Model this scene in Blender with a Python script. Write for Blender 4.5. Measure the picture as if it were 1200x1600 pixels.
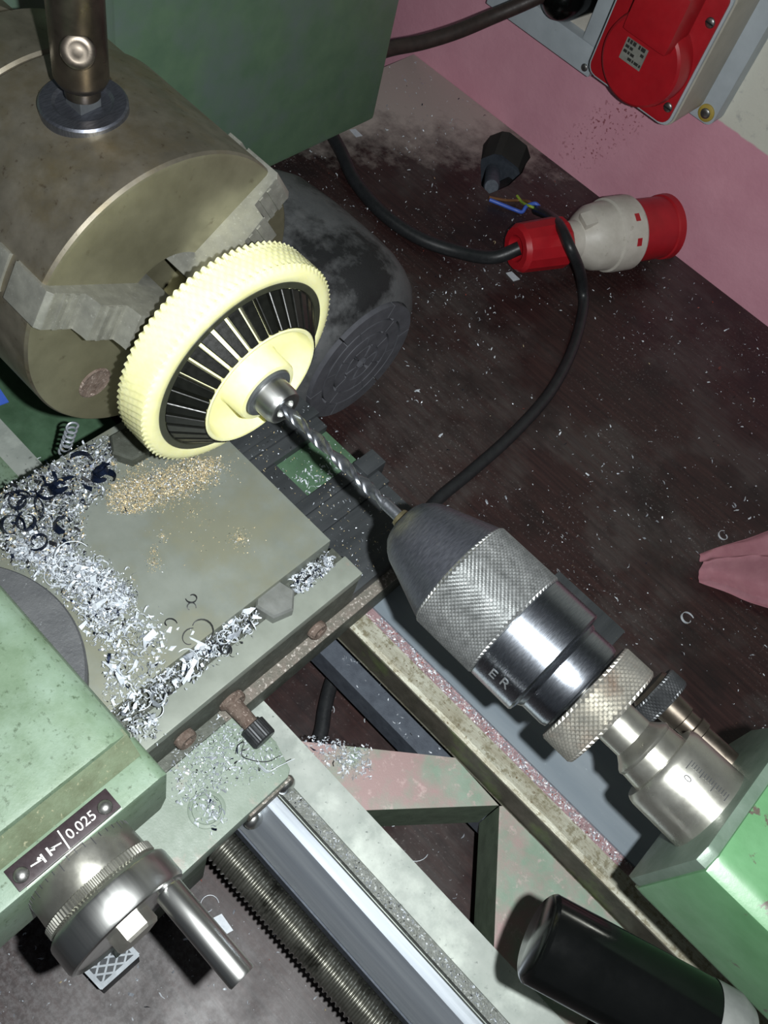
import bpy, bmesh, math, random
from mathutils import Vector, Matrix, noise as mnoise

random.seed(7)
PI = math.pi
scene = bpy.context.scene
for o in list(bpy.data.objects):
    bpy.data.objects.remove(o, do_unlink=True)
C = scene.collection

# ------------------------------------------------------------------ camera
CAM_POS = Vector((0.0, 0.0, 0.57))
ROW_R = Vector((0.70254828, 0.68245183, 0.20170627))       # image right
ROW_D = Vector((0.66791937, -0.53453515, -0.51783771))     # image down
ROW_F = Vector((-0.2455802, 0.49852952, -0.83135954))      # view direction
F_PX = 1449.9
cam = bpy.data.cameras.new('camera')
cam.sensor_fit = 'VERTICAL'
cam.sensor_height = 24.0
cam.lens = 24.0 * F_PX / 1600.0
cam.clip_start = 0.01
cam.clip_end = 20
camo = bpy.data.objects.new('camera', cam)
C.objects.link(camo)
m = Matrix((ROW_R, -ROW_D, -ROW_F)).transposed().to_4x4()
m.translation = CAM_POS
camo.matrix_world = m
scene.camera = camo

# ------------------------------------------------------------------ light
world = bpy.data.worlds.new('world')
scene.world = world
world.use_nodes = True
world.node_tree.nodes['Background'].inputs[0].default_value = (0.80, 0.88, 1.0, 1)
world.node_tree.nodes['Background'].inputs[1].default_value = 0.052

flash = bpy.data.lights.new('phone_flash', 'AREA')          # the phone's own flash beside its lens
flash.shape = 'DISK'
flash.size = 0.007
flash.energy = 2.75
flash.color = (0.97, 1.0, 1.0)
flash.spread = math.radians(150)
flo = bpy.data.objects.new('phone_flash', flash)
C.objects.link(flo)
fm = m.copy()
fm.translation = CAM_POS + ROW_R * 0.031 + ROW_D * 0.001
flo.matrix_world = fm

scene.view_settings.view_transform = 'Standard'
scene.view_settings.look = 'None'
scene.view_settings.gamma = 1
scene.view_settings.use_curve_mapping = False
scene.view_settings.exposure = 0.0


def ray(u, v):
    return ROW_R * ((u - 600) / F_PX) + ROW_D * ((v - 800) / F_PX) + ROW_F


def at_z(u, v, z):
    d = ray(u, v)
    return CAM_POS + d * ((z - CAM_POS.z) / d.z)


def at_y(u, v, y):
    d = ray(u, v)
    return CAM_POS + d * ((y - CAM_POS.y) / d.y)


def at_x(u, v, x):
    d = ray(u, v)
    return CAM_POS + d * ((x - CAM_POS.x) / d.x)


# ------------------------------------------------------------------ materials
def lin(c):
    if isinstance(c, str):
        c = [int(c[i:i + 2], 16) / 255 for i in (0, 2, 4)]
    return tuple((x / 12.92 if x <= 0.04045 else ((x + 0.055) / 1.055) ** 2.4) for x in c[:3]) + (1,)


class NT:
    def __init__(s, name):
        s.m = bpy.data.materials.new(name)
        s.m.use_nodes = True
        s.t = s.m.node_tree
        s.b = s.t.nodes['Principled BSDF']
        s.co = s.t.nodes.new('ShaderNodeTexCoord').outputs['Object']

    def n(s, typ, **kw):
        nd = s.t.nodes.new(typ)
        for k, v in kw.items():
            if k.startswith('i_'):
                nd.inputs[k[2:].replace('_', ' ')].default_value = v
            else:
                setattr(nd, k, v)
        return nd

    def l(s, a, b):
        s.t.links.new(a, b)

    def vec(s, scale=(1, 1, 1), rot=(0, 0, 0)):
        mp = s.n('ShaderNodeMapping')
        mp.inputs['Scale'].default_value = scale
        mp.inputs['Rotation'].default_value = rot
        s.l(s.co, mp.inputs['Vector'])
        return mp.outputs[0]

    def noise(s, scale, detail=4, rough=0.55, vec=None):
        nd = s.n('ShaderNodeTexNoise')
        nd.inputs['Scale'].default_value = scale
        nd.inputs['Detail'].default_value = detail
        nd.inputs['Roughness'].default_value = rough
        s.l(vec or s.co, nd.inputs['Vector'])
        return nd.outputs['Fac']

    def ramp(s, fac, a, b, lo=0.0, hi=1.0):
        mr = s.n('ShaderNodeMapRange', clamp=True)
        s.l(fac, mr.inputs['Value'])
        mr.inputs['From Min'].default_value = a
        mr.inputs['From Max'].default_value = b
        mr.inputs['To Min'].default_value = lo
        mr.inputs['To Max'].default_value = hi
        return mr.outputs['Result']

    def mix(s, fac, a, b):
        mx = s.n('ShaderNodeMix', data_type='RGBA')
        for sock, v in ((mx.inputs['Factor'], fac), (mx.inputs['A'], a), (mx.inputs['B'], b)):
            if hasattr(v, 'is_linked'):
                s.l(v, sock)
            else:
                sock.default_value = v
        return mx.outputs['Result']

    def math(s, op, a, b=None):
        nd = s.n('ShaderNodeMath', operation=op)
        for i, v in enumerate((a, b)):
            if v is None:
                continue
            if hasattr(v, 'is_linked'):
                s.l(v, nd.inputs[i])
            else:
                nd.inputs[i].default_value = v
        return nd.outputs[0]

    def bump(s, h, strength, dist):
        bp = s.n('ShaderNodeBump')
        bp.inputs['Strength'].default_value = strength
        bp.inputs['Distance'].default_value = dist
        s.l(h, bp.inputs['Height'])
        s.l(bp.outputs[0], s.b.inputs['Normal'])


def mat(name, c1, c2=None, scale=150, rough=(0.4, 0.55), metal=0.0, bump=0.0, bscale=900, bdist=0.0004,
        spots=None, wear=None, stretch=None, spec=None, coat=0.0):
    """two tones by noise; spots = (colour, scale, lo, hi, metal?) ; wear = the same, larger patches"""
    N = NT(name)
    v = N.vec(stretch) if stretch else None
    f = N.ramp(N.noise(scale, 5, 0.6, v), 0.32, 0.68)
    col = N.mix(f, lin(c1), lin(c2 or c1))
    rg = N.ramp(N.noise(scale * 2.3, 4, 0.6, v), 0.3, 0.7, rough[0], rough[1])
    mt = None
    for sp in (wear, spots):
        if sp:
            fac = N.ramp(N.noise(sp[1], 6, 0.65), sp[2], sp[3])
            col = N.mix(fac, col, lin(sp[0]))
            if len(sp) > 4:
                mt = N.math('MULTIPLY', fac, sp[4]) if mt is None else N.math('MAXIMUM', mt, N.math('MULTIPLY', fac, sp[4]))
    N.l(col, N.b.inputs['Base Color'])
    N.l(rg, N.b.inputs['Roughness'])
    N.b.inputs['Metallic'].default_value = metal
    if mt is not None and metal == 0:
        N.l(mt, N.b.inputs['Metallic'])
    if spec is not None:
        N.b.inputs['Specular IOR Level'].default_value = spec
    if coat:
        N.b.inputs['Coat Weight'].default_value = coat
        N.b.inputs['Coat Roughness'].default_value = 0.12
    if bump:
        N.bump(N.noise(bscale, 5, 0.6, v), bump, bdist)
    return N.m


M = {}
M['chuck_steel'] = mat('chuck_steel', '9c9586', '807a6c', 60, (0.40, 0.52), 0.82, 0.15, 1500, 0.0001,
                       wear=('857a60', 40, 0.48, 0.72), spots=('5a4a3a', 240, 0.62, 0.74))
M['chuck_face'] = mat('chuck_face', '8a8770', '74715c', 40, (0.45, 0.55), 0.7, 0.1, 2000, 0.0001,
                      spots=('5a5240', 120, 0.62, 0.8))
M['jaw_steel'] = mat('jaw_steel', 'a2a298', '8a8a82', 120, (0.42, 0.58), 0.65, 0.25, 1800, 0.00015,
                     spots=('b9b9b2', 700, 0.60, 0.72))
M['dark_steel'] = mat('dark_steel', '666a6c', '525558', 120, (0.4, 0.52), 0.5, 0.1, 1200, 0.0001)
M['bolt_steel'] = mat('bolt_steel', '8b8e8c', '70736f', 90, (0.42, 0.55), 0.4, 0.2, 1200, 0.0002)
M['key_steel'] = mat('key_steel', '6e665c', '4c4640', 70, (0.25, 0.42), 0.9)
M['bright_steel'] = mat('bright_steel', 'd2d3d0', 'bcbebc', 90, (0.27, 0.36), 1.0, stretch=(0.05, 1, 1))
M['polished_steel'] = mat('polished_steel', 'a8adb5', '8d939c', 200, (0.20, 0.30), 1.0, stretch=(20, 1, 1))
M['black_oxide'] = mat('black_oxide', '7b7e88', '5e6169', 300, (0.33, 0.44), 0.9, stretch=(6, 1, 1))
M['knurl_steel'] = mat('knurl_steel', '9a9c9c', '7c7e7e', 300, (0.32, 0.45), 0.85)
M['knurl_worn'] = mat('knurl_worn', 'a5a29a', '8d8c86', 160, (0.36, 0.48), 0.8, wear=('8f7d70', 60, 0.52, 0.78))
M['channel_grey'] = mat('channel_grey', '7d817e', '63665f', 260, (0.45, 0.65), 0.3, 0.6, 900, 0.0006, spots=('b9bdbb', 520, 0.56, 0.66))
M['quill_steel'] = mat('quill_steel', 'bcbcb4', 'a09f95', 60, (0.25, 0.36), 0.9, wear=('8b7b58', 35, 0.58, 0.8))
M['way_steel'] = mat('way_steel', 'c2c9d0', 'a6aeb8', 60, (0.36, 0.48), 0.7, stretch=(0.1, 3, 3))
M['flat_way'] = mat('flat_way', 'b0b6b0', '98a09a', 60, (0.42, 0.55), 0.35, 0.15, 1500, 0.0001,
                    spots=('6f7672', 420, 0.62, 0.72), wear=('c9d0c8', 40, 0.5, 0.75))
M['grey_way'] = mat('grey_way', '929ba2', '7f8a93', 40, (0.4, 0.5), 0.35, stretch=(0.15, 1, 1), spots=('a7b0b5', 300, 0.66, 0.74))
M['plate_iron'] = mat('plate_iron', '8b918a', '7b8179', 45, (0.40, 0.52), 0.3, 0.08, 2000, 0.0001,
                      wear=('838575', 20, 0.46, 0.62), spots=('8a7a58', 55, 0.68, 0.80))
M['strip_iron'] = mat('strip_iron', '92988f', '82887f', 60, (0.42, 0.54), 0.25, 0.1, 1800, 0.0001,
                      spots=('a98f86', 60, 0.62, 0.78))
M['dirty_iron'] = mat('dirty_iron', '5a5e57', '44473f', 140, (0.5, 0.7), 0.35, 0.4, 1200, 0.0004,
                      spots=('8c8f86', 600, 0.62, 0.70))
M['dark_way'] = mat('dark_way', '5b5f62', '45494c', 90, (0.35, 0.5), 0.6, 0.2, 1500, 0.0002, stretch=(1, 0.12, 1),
                    spots=('9a9488', 800, 0.66, 0.72))
M['rust'] = mat('rust', '58483f', '75685f', 300, (0.7, 0.9), 0.1, 0.8, 900, 0.001, spots=('b8a9a0', 700, 0.58, 0.68))
M['ledge'] = mat('ledge', '7d746c', '63635a', 180, (0.55, 0.75), 0.2, 0.6, 900, 0.0006, spots=('c6bfb8', 500, 0.55, 0.66))
M['pink_channel'] = mat('pink_channel', '9a7f82', '7e686a', 200, (0.45, 0.7), 0.15, 0.8, 900, 0.0007, spots=('d5d2d0', 520, 0.56, 0.66))
M['worn_bevel'] = mat('worn_bevel', 'b3b4a6', '8c8774', 110, (0.45, 0.6), 0.3, 0.4, 1100, 0.0004,
                      wear=('7a7560', 300, 0.50, 0.62), stretch=(0.35, 1.6, 1), spots=('5f5038', 420, 0.60, 0.68))
M['bed_face'] = mat('bed_face', '524f46', '413f37', 110, (0.5, 0.7), 0.25, 0.4, 1000, 0.0004, wear=('56603f', 40, 0.52, 0.66))
M['bed_dark'] = mat('bed_dark', '555c66', '444a54', 150, (0.5, 0.7), 0.25, 0.3, 1200, 0.0003, spots=('a9b2bb', 700, 0.68, 0.74))
M['bed_green'] = mat('bed_green', '5f6c5c', '4c584a', 90, (0.5, 0.7), 0.0, 0.3, 900, 0.0003)
M['rib_paint'] = mat('rib_paint', '8a9a8c', '7a8c7c', 60, (0.5, 0.65), 0.0, 0.3, 1200, 0.0004,
                     wear=('9d8583', 24, 0.42, 0.58), spots=('bfa9a6', 160, 0.58, 0.74))
M['mint_paint'] = mat('mint_paint', '6b7f69', '5b6f58', 90, (0.4, 0.52), 0.0, 0.25, 700, 0.0003,
                      wear=('788c7c', 26, 0.42, 0.66), spots=('43543f', 420, 0.57, 0.70))
M['apron_paint'] = mat('apron_paint', '89968a', '798779', 90, (0.4, 0.55), 0.0, 0.3, 900, 0.0003,
                       wear=('a99a92', 40, 0.58, 0.72), spots=('7d8a7a', 400, 0.62, 0.72))
M['tail_paint'] = mat('tail_paint', '55805a', '49724d', 60, (0.36, 0.48), 0.0, 0.15, 500, 0.0003, spec=0.8,
                      spots=('4a443c', 110, 0.63, 0.67))
M['tail_face'] = mat('tail_face', '66756a', '526356', 70, (0.4, 0.55), 0.2, 0.2, 900, 0.0003)
M['grime_green'] = mat('grime_green', '66735c', '545c46', 120, (0.5, 0.7), 0.0, 0.4, 900, 0.0004, spots=('8a8a70', 500, 0.60, 0.70))
M['head_paint'] = mat('head_paint', '5f7860', '556e59', 50, (0.30, 0.45), 0.0, 0.25, 1600, 0.0002,
                      wear=('60706a', 14, 0.48, 0.66), spots=('a9b5a6', 1300, 0.72, 0.76))
M['dark_green'] = mat('dark_green', '4d6a52', '3c5640', 70, (0.45, 0.65), 0.0, 0.3, 900, 0.0003)
M['nylon'] = mat('nylon', 'ebe9b6', 'e4e1a4', 120, (0.35, 0.45), 0.0)
M['nylon'].node_tree.nodes['Principled BSDF'].inputs['Subsurface Weight'].default_value = 0.35
M['nylon'].node_tree.nodes['Principled BSDF'].inputs['Subsurface Radius'].default_value = (0.0035, 0.003, 0.0012)
M['nylon'].node_tree.nodes['Principled BSDF'].inputs['Subsurface Scale'].default_value = 1.0
M['nylon_edge'] = mat('nylon_edge', 'e3d79a', 'efe9b8', 500, (0.4, 0.55), 0.0)
M['black_slat'] = mat('black_slat', '0b0c0a', '121310', 200, (0.30, 0.42), 0.0, 0.15, 900, 0.0002, spots=('33332e', 900, 0.70, 0.76), spec=0.3)
M['black_ring'] = mat('black_ring', '2f3128', '393b2e', 120, (0.35, 0.5), 0.0)
M['motor_dust'] = mat('motor_dust', '5a5b5c', '484a4c', 50, (0.6, 0.8), 0.0, 0.4, 900, 0.0004,
                      wear=('131416', 17, 0.46, 0.58), spots=('8a8b8c', 900, 0.68, 0.76))
M['grill'] = mat('grill', '55565c', '46474c', 80, (0.55, 0.75), 0.0, 0.3, 1200, 0.0003)
M['void'] = mat('void', '08080a', '0c0c0e', 100, (0.7, 0.9))
M['black_plastic'] = mat('black_plastic', '060707', '0a0b0b', 60, (0.14, 0.22), 0.0, spots=('5d5f60', 38, 0.71, 0.73), spec=0.35)
M['grip_worn'] = mat('grip_worn', '6e706e', '5d5f5e', 120, (0.4, 0.6))
M['rubber'] = mat('rubber', '1d1f21', '26282a', 160, (0.35, 0.5), 0.0, spots=('4c4e50', 500, 0.66, 0.75))
M['brown_rubber'] = mat('brown_rubber', '3b302c', '2d2522', 160, (0.45, 0.6))
M['cee_red'] = mat('cee_red', 'b41c26', 'a51822', 60, (0.36, 0.46), 0.0)
M['plug_white'] = mat('plug_white', 'cfcac0', 'bdb8ad', 70, (0.4, 0.5), 0.0, spots=('a49d90', 160, 0.62, 0.74))
M['box_grey'] = mat('box_grey', 'b9c2c8', 'aab3b9', 40, (0.4, 0.5), 0.0, spots=('8e969c', 200, 0.68, 0.76))
M['box_beige'] = mat('box_beige', 'b8b3a6', 'a9a598', 40, (0.45, 0.55), 0.0, spots=('8a857a', 260, 0.68, 0.75))
M['label_grey'] = mat('label_grey', '8f8f88', '7d7d76', 200, (0.5, 0.6))
M['label_ink'] = mat('label_ink', '2a2a28', '353532', 200, (0.5, 0.6))
M['screw_steel'] = mat('screw_steel', '9a9a98', '80807e', 300, (0.3, 0.45), 0.9)
M['yellow_ring'] = mat('yellow_ring', 'b9a24a', 'a58f40', 200, (0.5, 0.6))
M['cloth_pink'] = mat('cloth_pink', 'd9a3ad', 'cc929d', 90, (0.85, 0.95), 0.0, 0.5, 2500, 0.0003, spots=('b98a78', 60, 0.6, 0.8))
M['wire_blue'] = mat('wire_blue', '3d5fc0', '4a6cc8', 100, (0.35, 0.45))
M['wire_brown'] = mat('wire_brown', '7a5636', '6a4a2e', 100, (0.4, 0.5))
M['wire_green'] = mat('wire_green', 'a8b840', '6a9a3a', 300, (0.4, 0.5))
M['name_plate'] = mat('name_plate', '2b2226', '33292c', 160, (0.30, 0.45), 0.2, spots=('5e5650', 500, 0.68, 0.74))
M['ink_white'] = mat('ink_white', 'e6e6e2', 'd9d9d4', 300, (0.4, 0.5))
M['ink_black'] = mat('ink_black', '2b2d2f', '333537', 300, (0.5, 0.6))
M['letter'] = mat('letter', '6d7072', '5d6062', 300, (0.45, 0.6), 0.3)
M['brass'] = mat('brass', '857d60', '6c664f', 200, (0.35, 0.5), 0.8)
M['screw_thread'] = mat('screw_thread', '86867e', '66665f', 160, (0.28, 0.42), 0.8, wear=('3a3a34', 60, 0.55, 0.7))
M['drill_steel'] = mat('drill_steel', '8b8f95', '71757b', 200, (0.24, 0.36), 0.9)
M['chip_silver'] = mat('chip_silver', 'c4cad2', 'a9b0ba', 400, (0.30, 0.50), 0.55)
M['chip_white'] = mat('chip_white', 'd7dde3', 'c3cbd3', 400, (0.35, 0.55), 0.1)
M['chip_gold'] = mat('chip_gold', 'e3d4b0', 'c8b487', 700, (0.3, 0.5), 0.4)
M['chip_blue'] = mat('chip_blue', '1b2740', '111826', 300, (0.22, 0.38), 0.5)
M['chip_dark'] = mat('chip_dark', '2b2d31', '1d1e22', 300, (0.35, 0.55), 0.3)
M['chip_red'] = mat('chip_red', '9c4a3e', '8a3f36', 300, (0.5, 0.7))
M['lattice'] = mat('lattice', '8b9196', '787e83', 120, (0.4, 0.5), 0.4)
M['knob_dark'] = mat('knob_dark', '4c4e50', '3a3c3e', 160, (0.35, 0.48), 0.7)
M['swivel_iron'] = mat('swivel_iron', '66686a', '55575a', 70, (0.5, 0.65), 0.25, 0.5, 700, 0.0006, spots=('9a9ea2', 600, 0.64, 0.72))
M['lattice_field'] = mat('lattice_field', '3a3f43', '30353a', 120, (0.5, 0.6), 0.2)


def bench_material():
    N = NT('bench_wood')
    sep = N.n('ShaderNodeSeparateXYZ')
    N.l(N.co, sep.inputs[0])
    grain = N.noise(1.0, 6, 0.65, N.vec((14, 260, 1)))
    big = N.noise(9, 4, 0.6)
    col = N.mix(N.ramp(grain, 0.34, 0.66), lin('231617'), lin('3a2624'))
    # worn, greyed areas with their own outline
    wear = N.ramp(N.noise(7.5, 5, 0.6), 0.47, 0.55)
    scr = N.ramp(N.noise(1.0, 5, 0.7, N.vec((30, 190, 1), (0, 0, 0.9))), 0.40, 0.62)
    col = N.mix(N.math('MULTIPLY', wear, N.math('ADD', N.math('MULTIPLY', scr, 0.35), 0.25)), col, lin('4c4846'))
    # oily black grime
    gr = N.ramp(N.noise(13, 5, 0.65), 0.50, 0.66)
    col = N.mix(N.math('MULTIPLY', gr, 0.75), col, lin('191314'))
    # fine dust
    dust = N.ramp(N.noise(420, 3, 0.7), 0.60, 0.70)
    dust = N.math('MULTIPLY', dust, N.ramp(big, 0.42, 0.62))
    col = N.mix(N.math('MULTIPLY', dust, 0.7), col, lin('8c8684'))
    # heap of plaster dust in the far corner by the wall
    dx = N.math('ABSOLUTE', N.math('ADD', sep.outputs[0], 0.515))
    d2 = N.math('ADD', N.math('MULTIPLY', dx, 1.0), N.math('MULTIPLY', N.math('ABSOLUTE', N.math('SUBTRACT', sep.outputs[1], 0.775)), 0.75))
    d2 = N.math('ADD', d2, N.math('MULTIPLY', N.math('SUBTRACT', N.noise(35, 6, 0.7), 0.5), 0.22))
    heap = N.ramp(d2, 0.185, 0.085)
    col = N.mix(N.math('MULTIPLY', heap, 0.9), col, lin('bdb3ab'))
    # grey swarf dust at the front edge
    fr = N.ramp(N.math('ADD', sep.outputs[1], N.math('MULTIPLY', N.math('SUBTRACT', N.noise(28, 6, 0.7), 0.5), 0.16)), 0.10, 0.03)
    fine = N.ramp(N.noise(300, 4, 0.75), 0.42, 0.62)
    col = N.mix(N.math('MULTIPLY', fr, N.math('ADD', N.math('MULTIPLY', fine, 0.65), 0.05)), col, lin('676364'))
    N.l(col, N.b.inputs['Base Color'])
    N.l(N.ramp(N.noise(24, 4, 0.6), 0.3, 0.7, 0.30, 0.55), N.b.inputs['Roughness'])
    N.bump(grain, 0.12, 0.0004)
    return N.m


def wall_material():
    N = NT('wall_paint')
    sep = N.n('ShaderNodeSeparateXYZ')
    N.l(N.co, sep.inputs[0])
    edge = N.math('ADD', sep.outputs[2], N.math('MULTIPLY', N.math('SUBTRACT', N.noise(60, 3, 0.6), 0.5), 0.004))
    up = N.ramp(edge, 0.1322, 0.1338)
    pink = N.mix(N.ramp(N.noise(14, 4, 0.6), 0.35, 0.65), lin('e2a6b6'), lin('d799aa'))
    white = N.mix(N.ramp(N.noise(70, 5, 0.65), 0.56, 0.70), lin('dcdccf'), lin('b9bab4'))
    col = N.mix(up, pink, white)
    # reddish drips of rust below the red socket
    dx = N.math('ABSOLUTE', N.math('SUBTRACT', N.math('ADD', sep.outputs[0], 0.312), N.math('MULTIPLY', N.math('SUBTRACT', sep.outputs[2], 0.07), 0.42)))
    m1 = N.ramp(dx, 0.030, 0.012)
    m2 = N.math('MULTIPLY', N.ramp(sep.outputs[2], 0.145, 0.125), N.ramp(sep.outputs[2], 0.0, 0.03))
    sp = N.ramp(N.noise(330, 2, 0.5), 0.60, 0.66)
    col = N.mix(N.math('MULTIPLY', N.math('MULTIPLY', m1, m2), N.math('MULTIPLY', sp, 0.8)), col, lin('8a3f47'))
    N.l(col, N.b.inputs['Base Color'])
    N.b.inputs['Roughness'].default_value = 0.6
    N.bump(N.noise(180, 5, 0.6), 0.35, 0.0012)
    return N.m


M['bench'] = bench_material()
M['wall'] = wall_material()
M['floor'] = mat('floor', '2a2826', '353230', 20, (0.7, 0.9))

# ------------------------------------------------------------------ mesh helpers
OFF = {}


def finish(name, bm, material, parent=None, smooth=35, label=None, kind=None):
    me = bpy.data.meshes.new(name)
    off = OFF.get(parent, Vector((0, 0, 0))) if parent else Vector((0, 0, 0))
    if off.length:
        bmesh.ops.translate(bm, vec=-off, verts=bm.verts)
    bmesh.ops.recalc_face_normals(bm, faces=bm.faces)
    bm.to_mesh(me)
    bm.free()
    mats = material if isinstance(material, (list, tuple)) else [material]
    for mm in mats:
        me.materials.append(M[mm])
    if smooth:
        for p in me.polygons:
            p.use_smooth = True
        me.set_sharp_from_angle(angle=math.radians(smooth))
    o = bpy.data.objects.new(name, me)
    C.objects.link(o)
    if parent:
        o.parent = parent
        OFF[o] = off
    if label:
        o['label'] = label
    if kind:
        o['kind'] = kind
    return o


def thing(name, label, cat, loc, group=None):
    o = bpy.data.objects.new(name, None)
    o.empty_display_size = 0.01
    C.objects.link(o)
    o.location = loc
    OFF[o] = Vector(loc)
    o['label'] = label
    o['category'] = cat
    if group:
        o['group'] = group
    return o


def tag(o, label, cat, group=None, kind=None):
    o['label'] = label
    o['category'] = cat
    if group:
        o['group'] = group
    if kind:
        o['kind'] = kind
    return o


def struct(o, label=None):
    o['kind'] = 'structure'
    if label:
        o['label'] = label
    return o


def axis_m(origin, direction, xhint=None):
    """matrix whose local z runs along direction"""
    z = Vector(direction).normalized()
    x = Vector(xhint) if xhint else (Vector((0, 1, 0)) if abs(z.y) < 0.9 else Vector((0, 0, 1)))
    x = (x - z * x.dot(z)).normalized()
    y = z.cross(x)
    mm = Matrix((x, y, z)).transposed().to_4x4()
    mm.translation = Vector(origin)
    return mm


def rev(prof, seg=48, mtx=None, bm=None, cap=True):
    """revolve (h, r) profile round local z"""
    bm = bm or bmesh.new()
    mtx = mtx or Matrix.Identity(4)
    rings = []
    for h, r in prof:
        if r < 1e-7:
            rings.append([bm.verts.new(mtx @ Vector((0, 0, h)))])
        else:
            rings.append([bm.verts.new(mtx @ Vector((r * math.cos(2 * PI * i / seg), r * math.sin(2 * PI * i / seg), h))) for i in range(seg)])
    for a, b in zip(rings, rings[1:]):
        for i in range(seg):
            j = (i + 1) % seg
            va = [a[0]] if len(a) == 1 else [a[i], a[j]]
            vb = [b[0]] if len(b) == 1 else [b[j], b[i]]
            vs = va + vb
            if len(vs) >= 3:
                bm.faces.new(vs)
    if cap:
        for rr in (rings[0], rings[-1]):
            if len(rr) > 2:
                bm.faces.new(rr)
    return bm


AX_Y, AX_Z = 0.191, 0.257


def xrev(prof, seg=64, y=AX_Y, z=AX_Z, bm=None, cap=True):
    """revolve (x, r) about the world-X line through (y, z)"""
    return rev(prof, seg, axis_m((0, y, z), (1, 0, 0)), bm, cap)


def prism(poly, h0, h1, mtx=None, bm=None, bevel=0.0):
    bm = bm or bmesh.new()
    mtx = mtx or Matrix.Identity(4)
    new = []
    a = [bm.verts.new(mtx @ Vector((p[0], p[1], h0))) for p in poly]
    b = [bm.verts.new(mtx @ Vector((p[0], p[1], h1))) for p in poly]
    n = len(poly)
    fs = [bm.faces.new(a[::-1]), bm.faces.new(b)]
    for i in range(n):
        fs.append(bm.faces.new((a[i], a[(i + 1) % n], b[(i + 1) % n], b[i])))
    if bevel:
        es = list({e for f in fs for e in f.edges})
        bmesh.ops.bevel(bm, geom=es, offset=bevel, segments=2, profile=0.7, affect='EDGES', clamp_overlap=True)
    return bm


def box(x0, x1, y0, y1, z0, z1, bm=None, bevel=0.0):
    return prism([(x0, y0), (x1, y0), (x1, y1), (x0, y1)], z0, z1, None, bm, bevel)


X_EXTR = Matrix(((0, 0, 1, 0), (1, 0, 0, 0), (0, 1, 0, 0), (0, 0, 0, 1)))   # poly (y, z), height along x
Y_EXTR = Matrix(((1, 0, 0, 0), (0, 0, 1, 0), (0, 1, 0, 0), (0, 0, 0, 1)))   # poly (x, z), height along y


def smooth_path(pts, sub=8):
    pts = [Vector(p) for p in pts]
    out = []
    n = len(pts)
    for i in range(n - 1):
        p0 = pts[max(i - 1, 0)]
        p1, p2 = pts[i], pts[i + 1]
        p3 = pts[min(i + 2, n - 1)]
        for k in range(sub):
            t = k / sub
            out.append(0.5 * ((2 * p1) + (p2 - p0) * t + (2 * p0 - 5 * p1 + 4 * p2 - p3) * t * t + (3 * p1 - p0 - 3 * p2 + p3) * t ** 3))
    out.append(pts[-1])
    return out


def tube(pts, r, seg=12, bm=None, sub=8):
    bm = bm or bmesh.new()
    path = smooth_path(pts, sub) if sub else [Vector(p) for p in pts]
    t = (path[1] - path[0]).normalized()
    nrm = t.orthogonal().normalized()
    rings = []
    for i, p in enumerate(path):
        t2 = (path[min(i + 1, len(path) - 1)] - path[max(i - 1, 0)]).normalized()
        nrm = (nrm - t2 * nrm.dot(t2)).normalized()
        b = t2.cross(nrm)
        rr = r(i / (len(path) - 1)) if callable(r) else r
        rings.append([bm.verts.new(p + (nrm * math.cos(2 * PI * k / seg) + b * math.sin(2 * PI * k / seg)) * rr) for k in range(seg)])
    for a, b in zip(rings, rings[1:]):
        for k in range(seg):
            bm.faces.new((a[k], a[(k + 1) % seg], b[(k + 1) % seg], b[k]))
    bm.faces.new(rings[0][::-1])
    bm.faces.new(rings[-1])
    return bm


def ribbon(path, width, side, bm=None, thick=0.00025):
    """thin curled shaving: rectangular section swept along path; side = fn(i, n) -> width direction"""
    bm = bm or bmesh.new()
    n = len(path)
    rings = []
    for i, p in enumerate(path):
        t = (path[min(i + 1, n - 1)] - path[max(i - 1, 0)]).normalized()
        s = Vector(side(i / (n - 1)))
        s = (s - t * s.dot(t)).normalized()
        u = t.cross(s)
        w = width * (0.35 + 0.65 * min(1, 5 * min(i, n - 1 - i) / n + 0.05))
        rings.append([bm.verts.new(p + s * (a * w / 2) + u * (b * thick / 2)) for a, b in ((-1, -1), (1, -1), (1, 1), (-1, 1))])
    for a, b in zip(rings, rings[1:]):
        for k in range(4):
            bm.faces.new((a[k], a[(k + 1) % 4], b[(k + 1) % 4], b[k]))
    bm.faces.new(rings[0][::-1])
    bm.faces.new(rings[-1])
    return bm


def knurl(x0, x1, r, y=AX_Y, z=AX_Z, n=150, rows=30, amp=0.0004, bm=None, ends=None):
    bm = bm or bmesh.new()
    mtx = axis_m((0, y, z), (1, 0, 0))
    rings = []
    for j in range(rows + 1):
        x = x0 + (x1 - x0) * j / rows
        ring = []
        for i in range(n):
            a = 2 * PI * i / n
            rr = r + (amp if (i + j) % 2 == 0 else -amp)
            if j in (0, rows):
                rr = r - amp
            ring.append(bm.verts.new(mtx @ Vector((rr * math.cos(a), rr * math.sin(a), x))))
        rings.append(ring)
    for j, (a, b) in enumerate(zip(rings, rings[1:])):
        for i in range(n):
            k = (i + 1) % n
            if (i + j) % 2 == 0:
                bm.faces.new((a[i], a[k], b[k])); bm.faces.new((a[i], b[k], b[i]))
            else:
                bm.faces.new((a[i], a[k], b[i])); bm.faces.new((a[k], b[k], b[i]))
    bm.faces.new(rings[0])
    bm.faces.new(rings[-1])
    return bm


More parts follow.
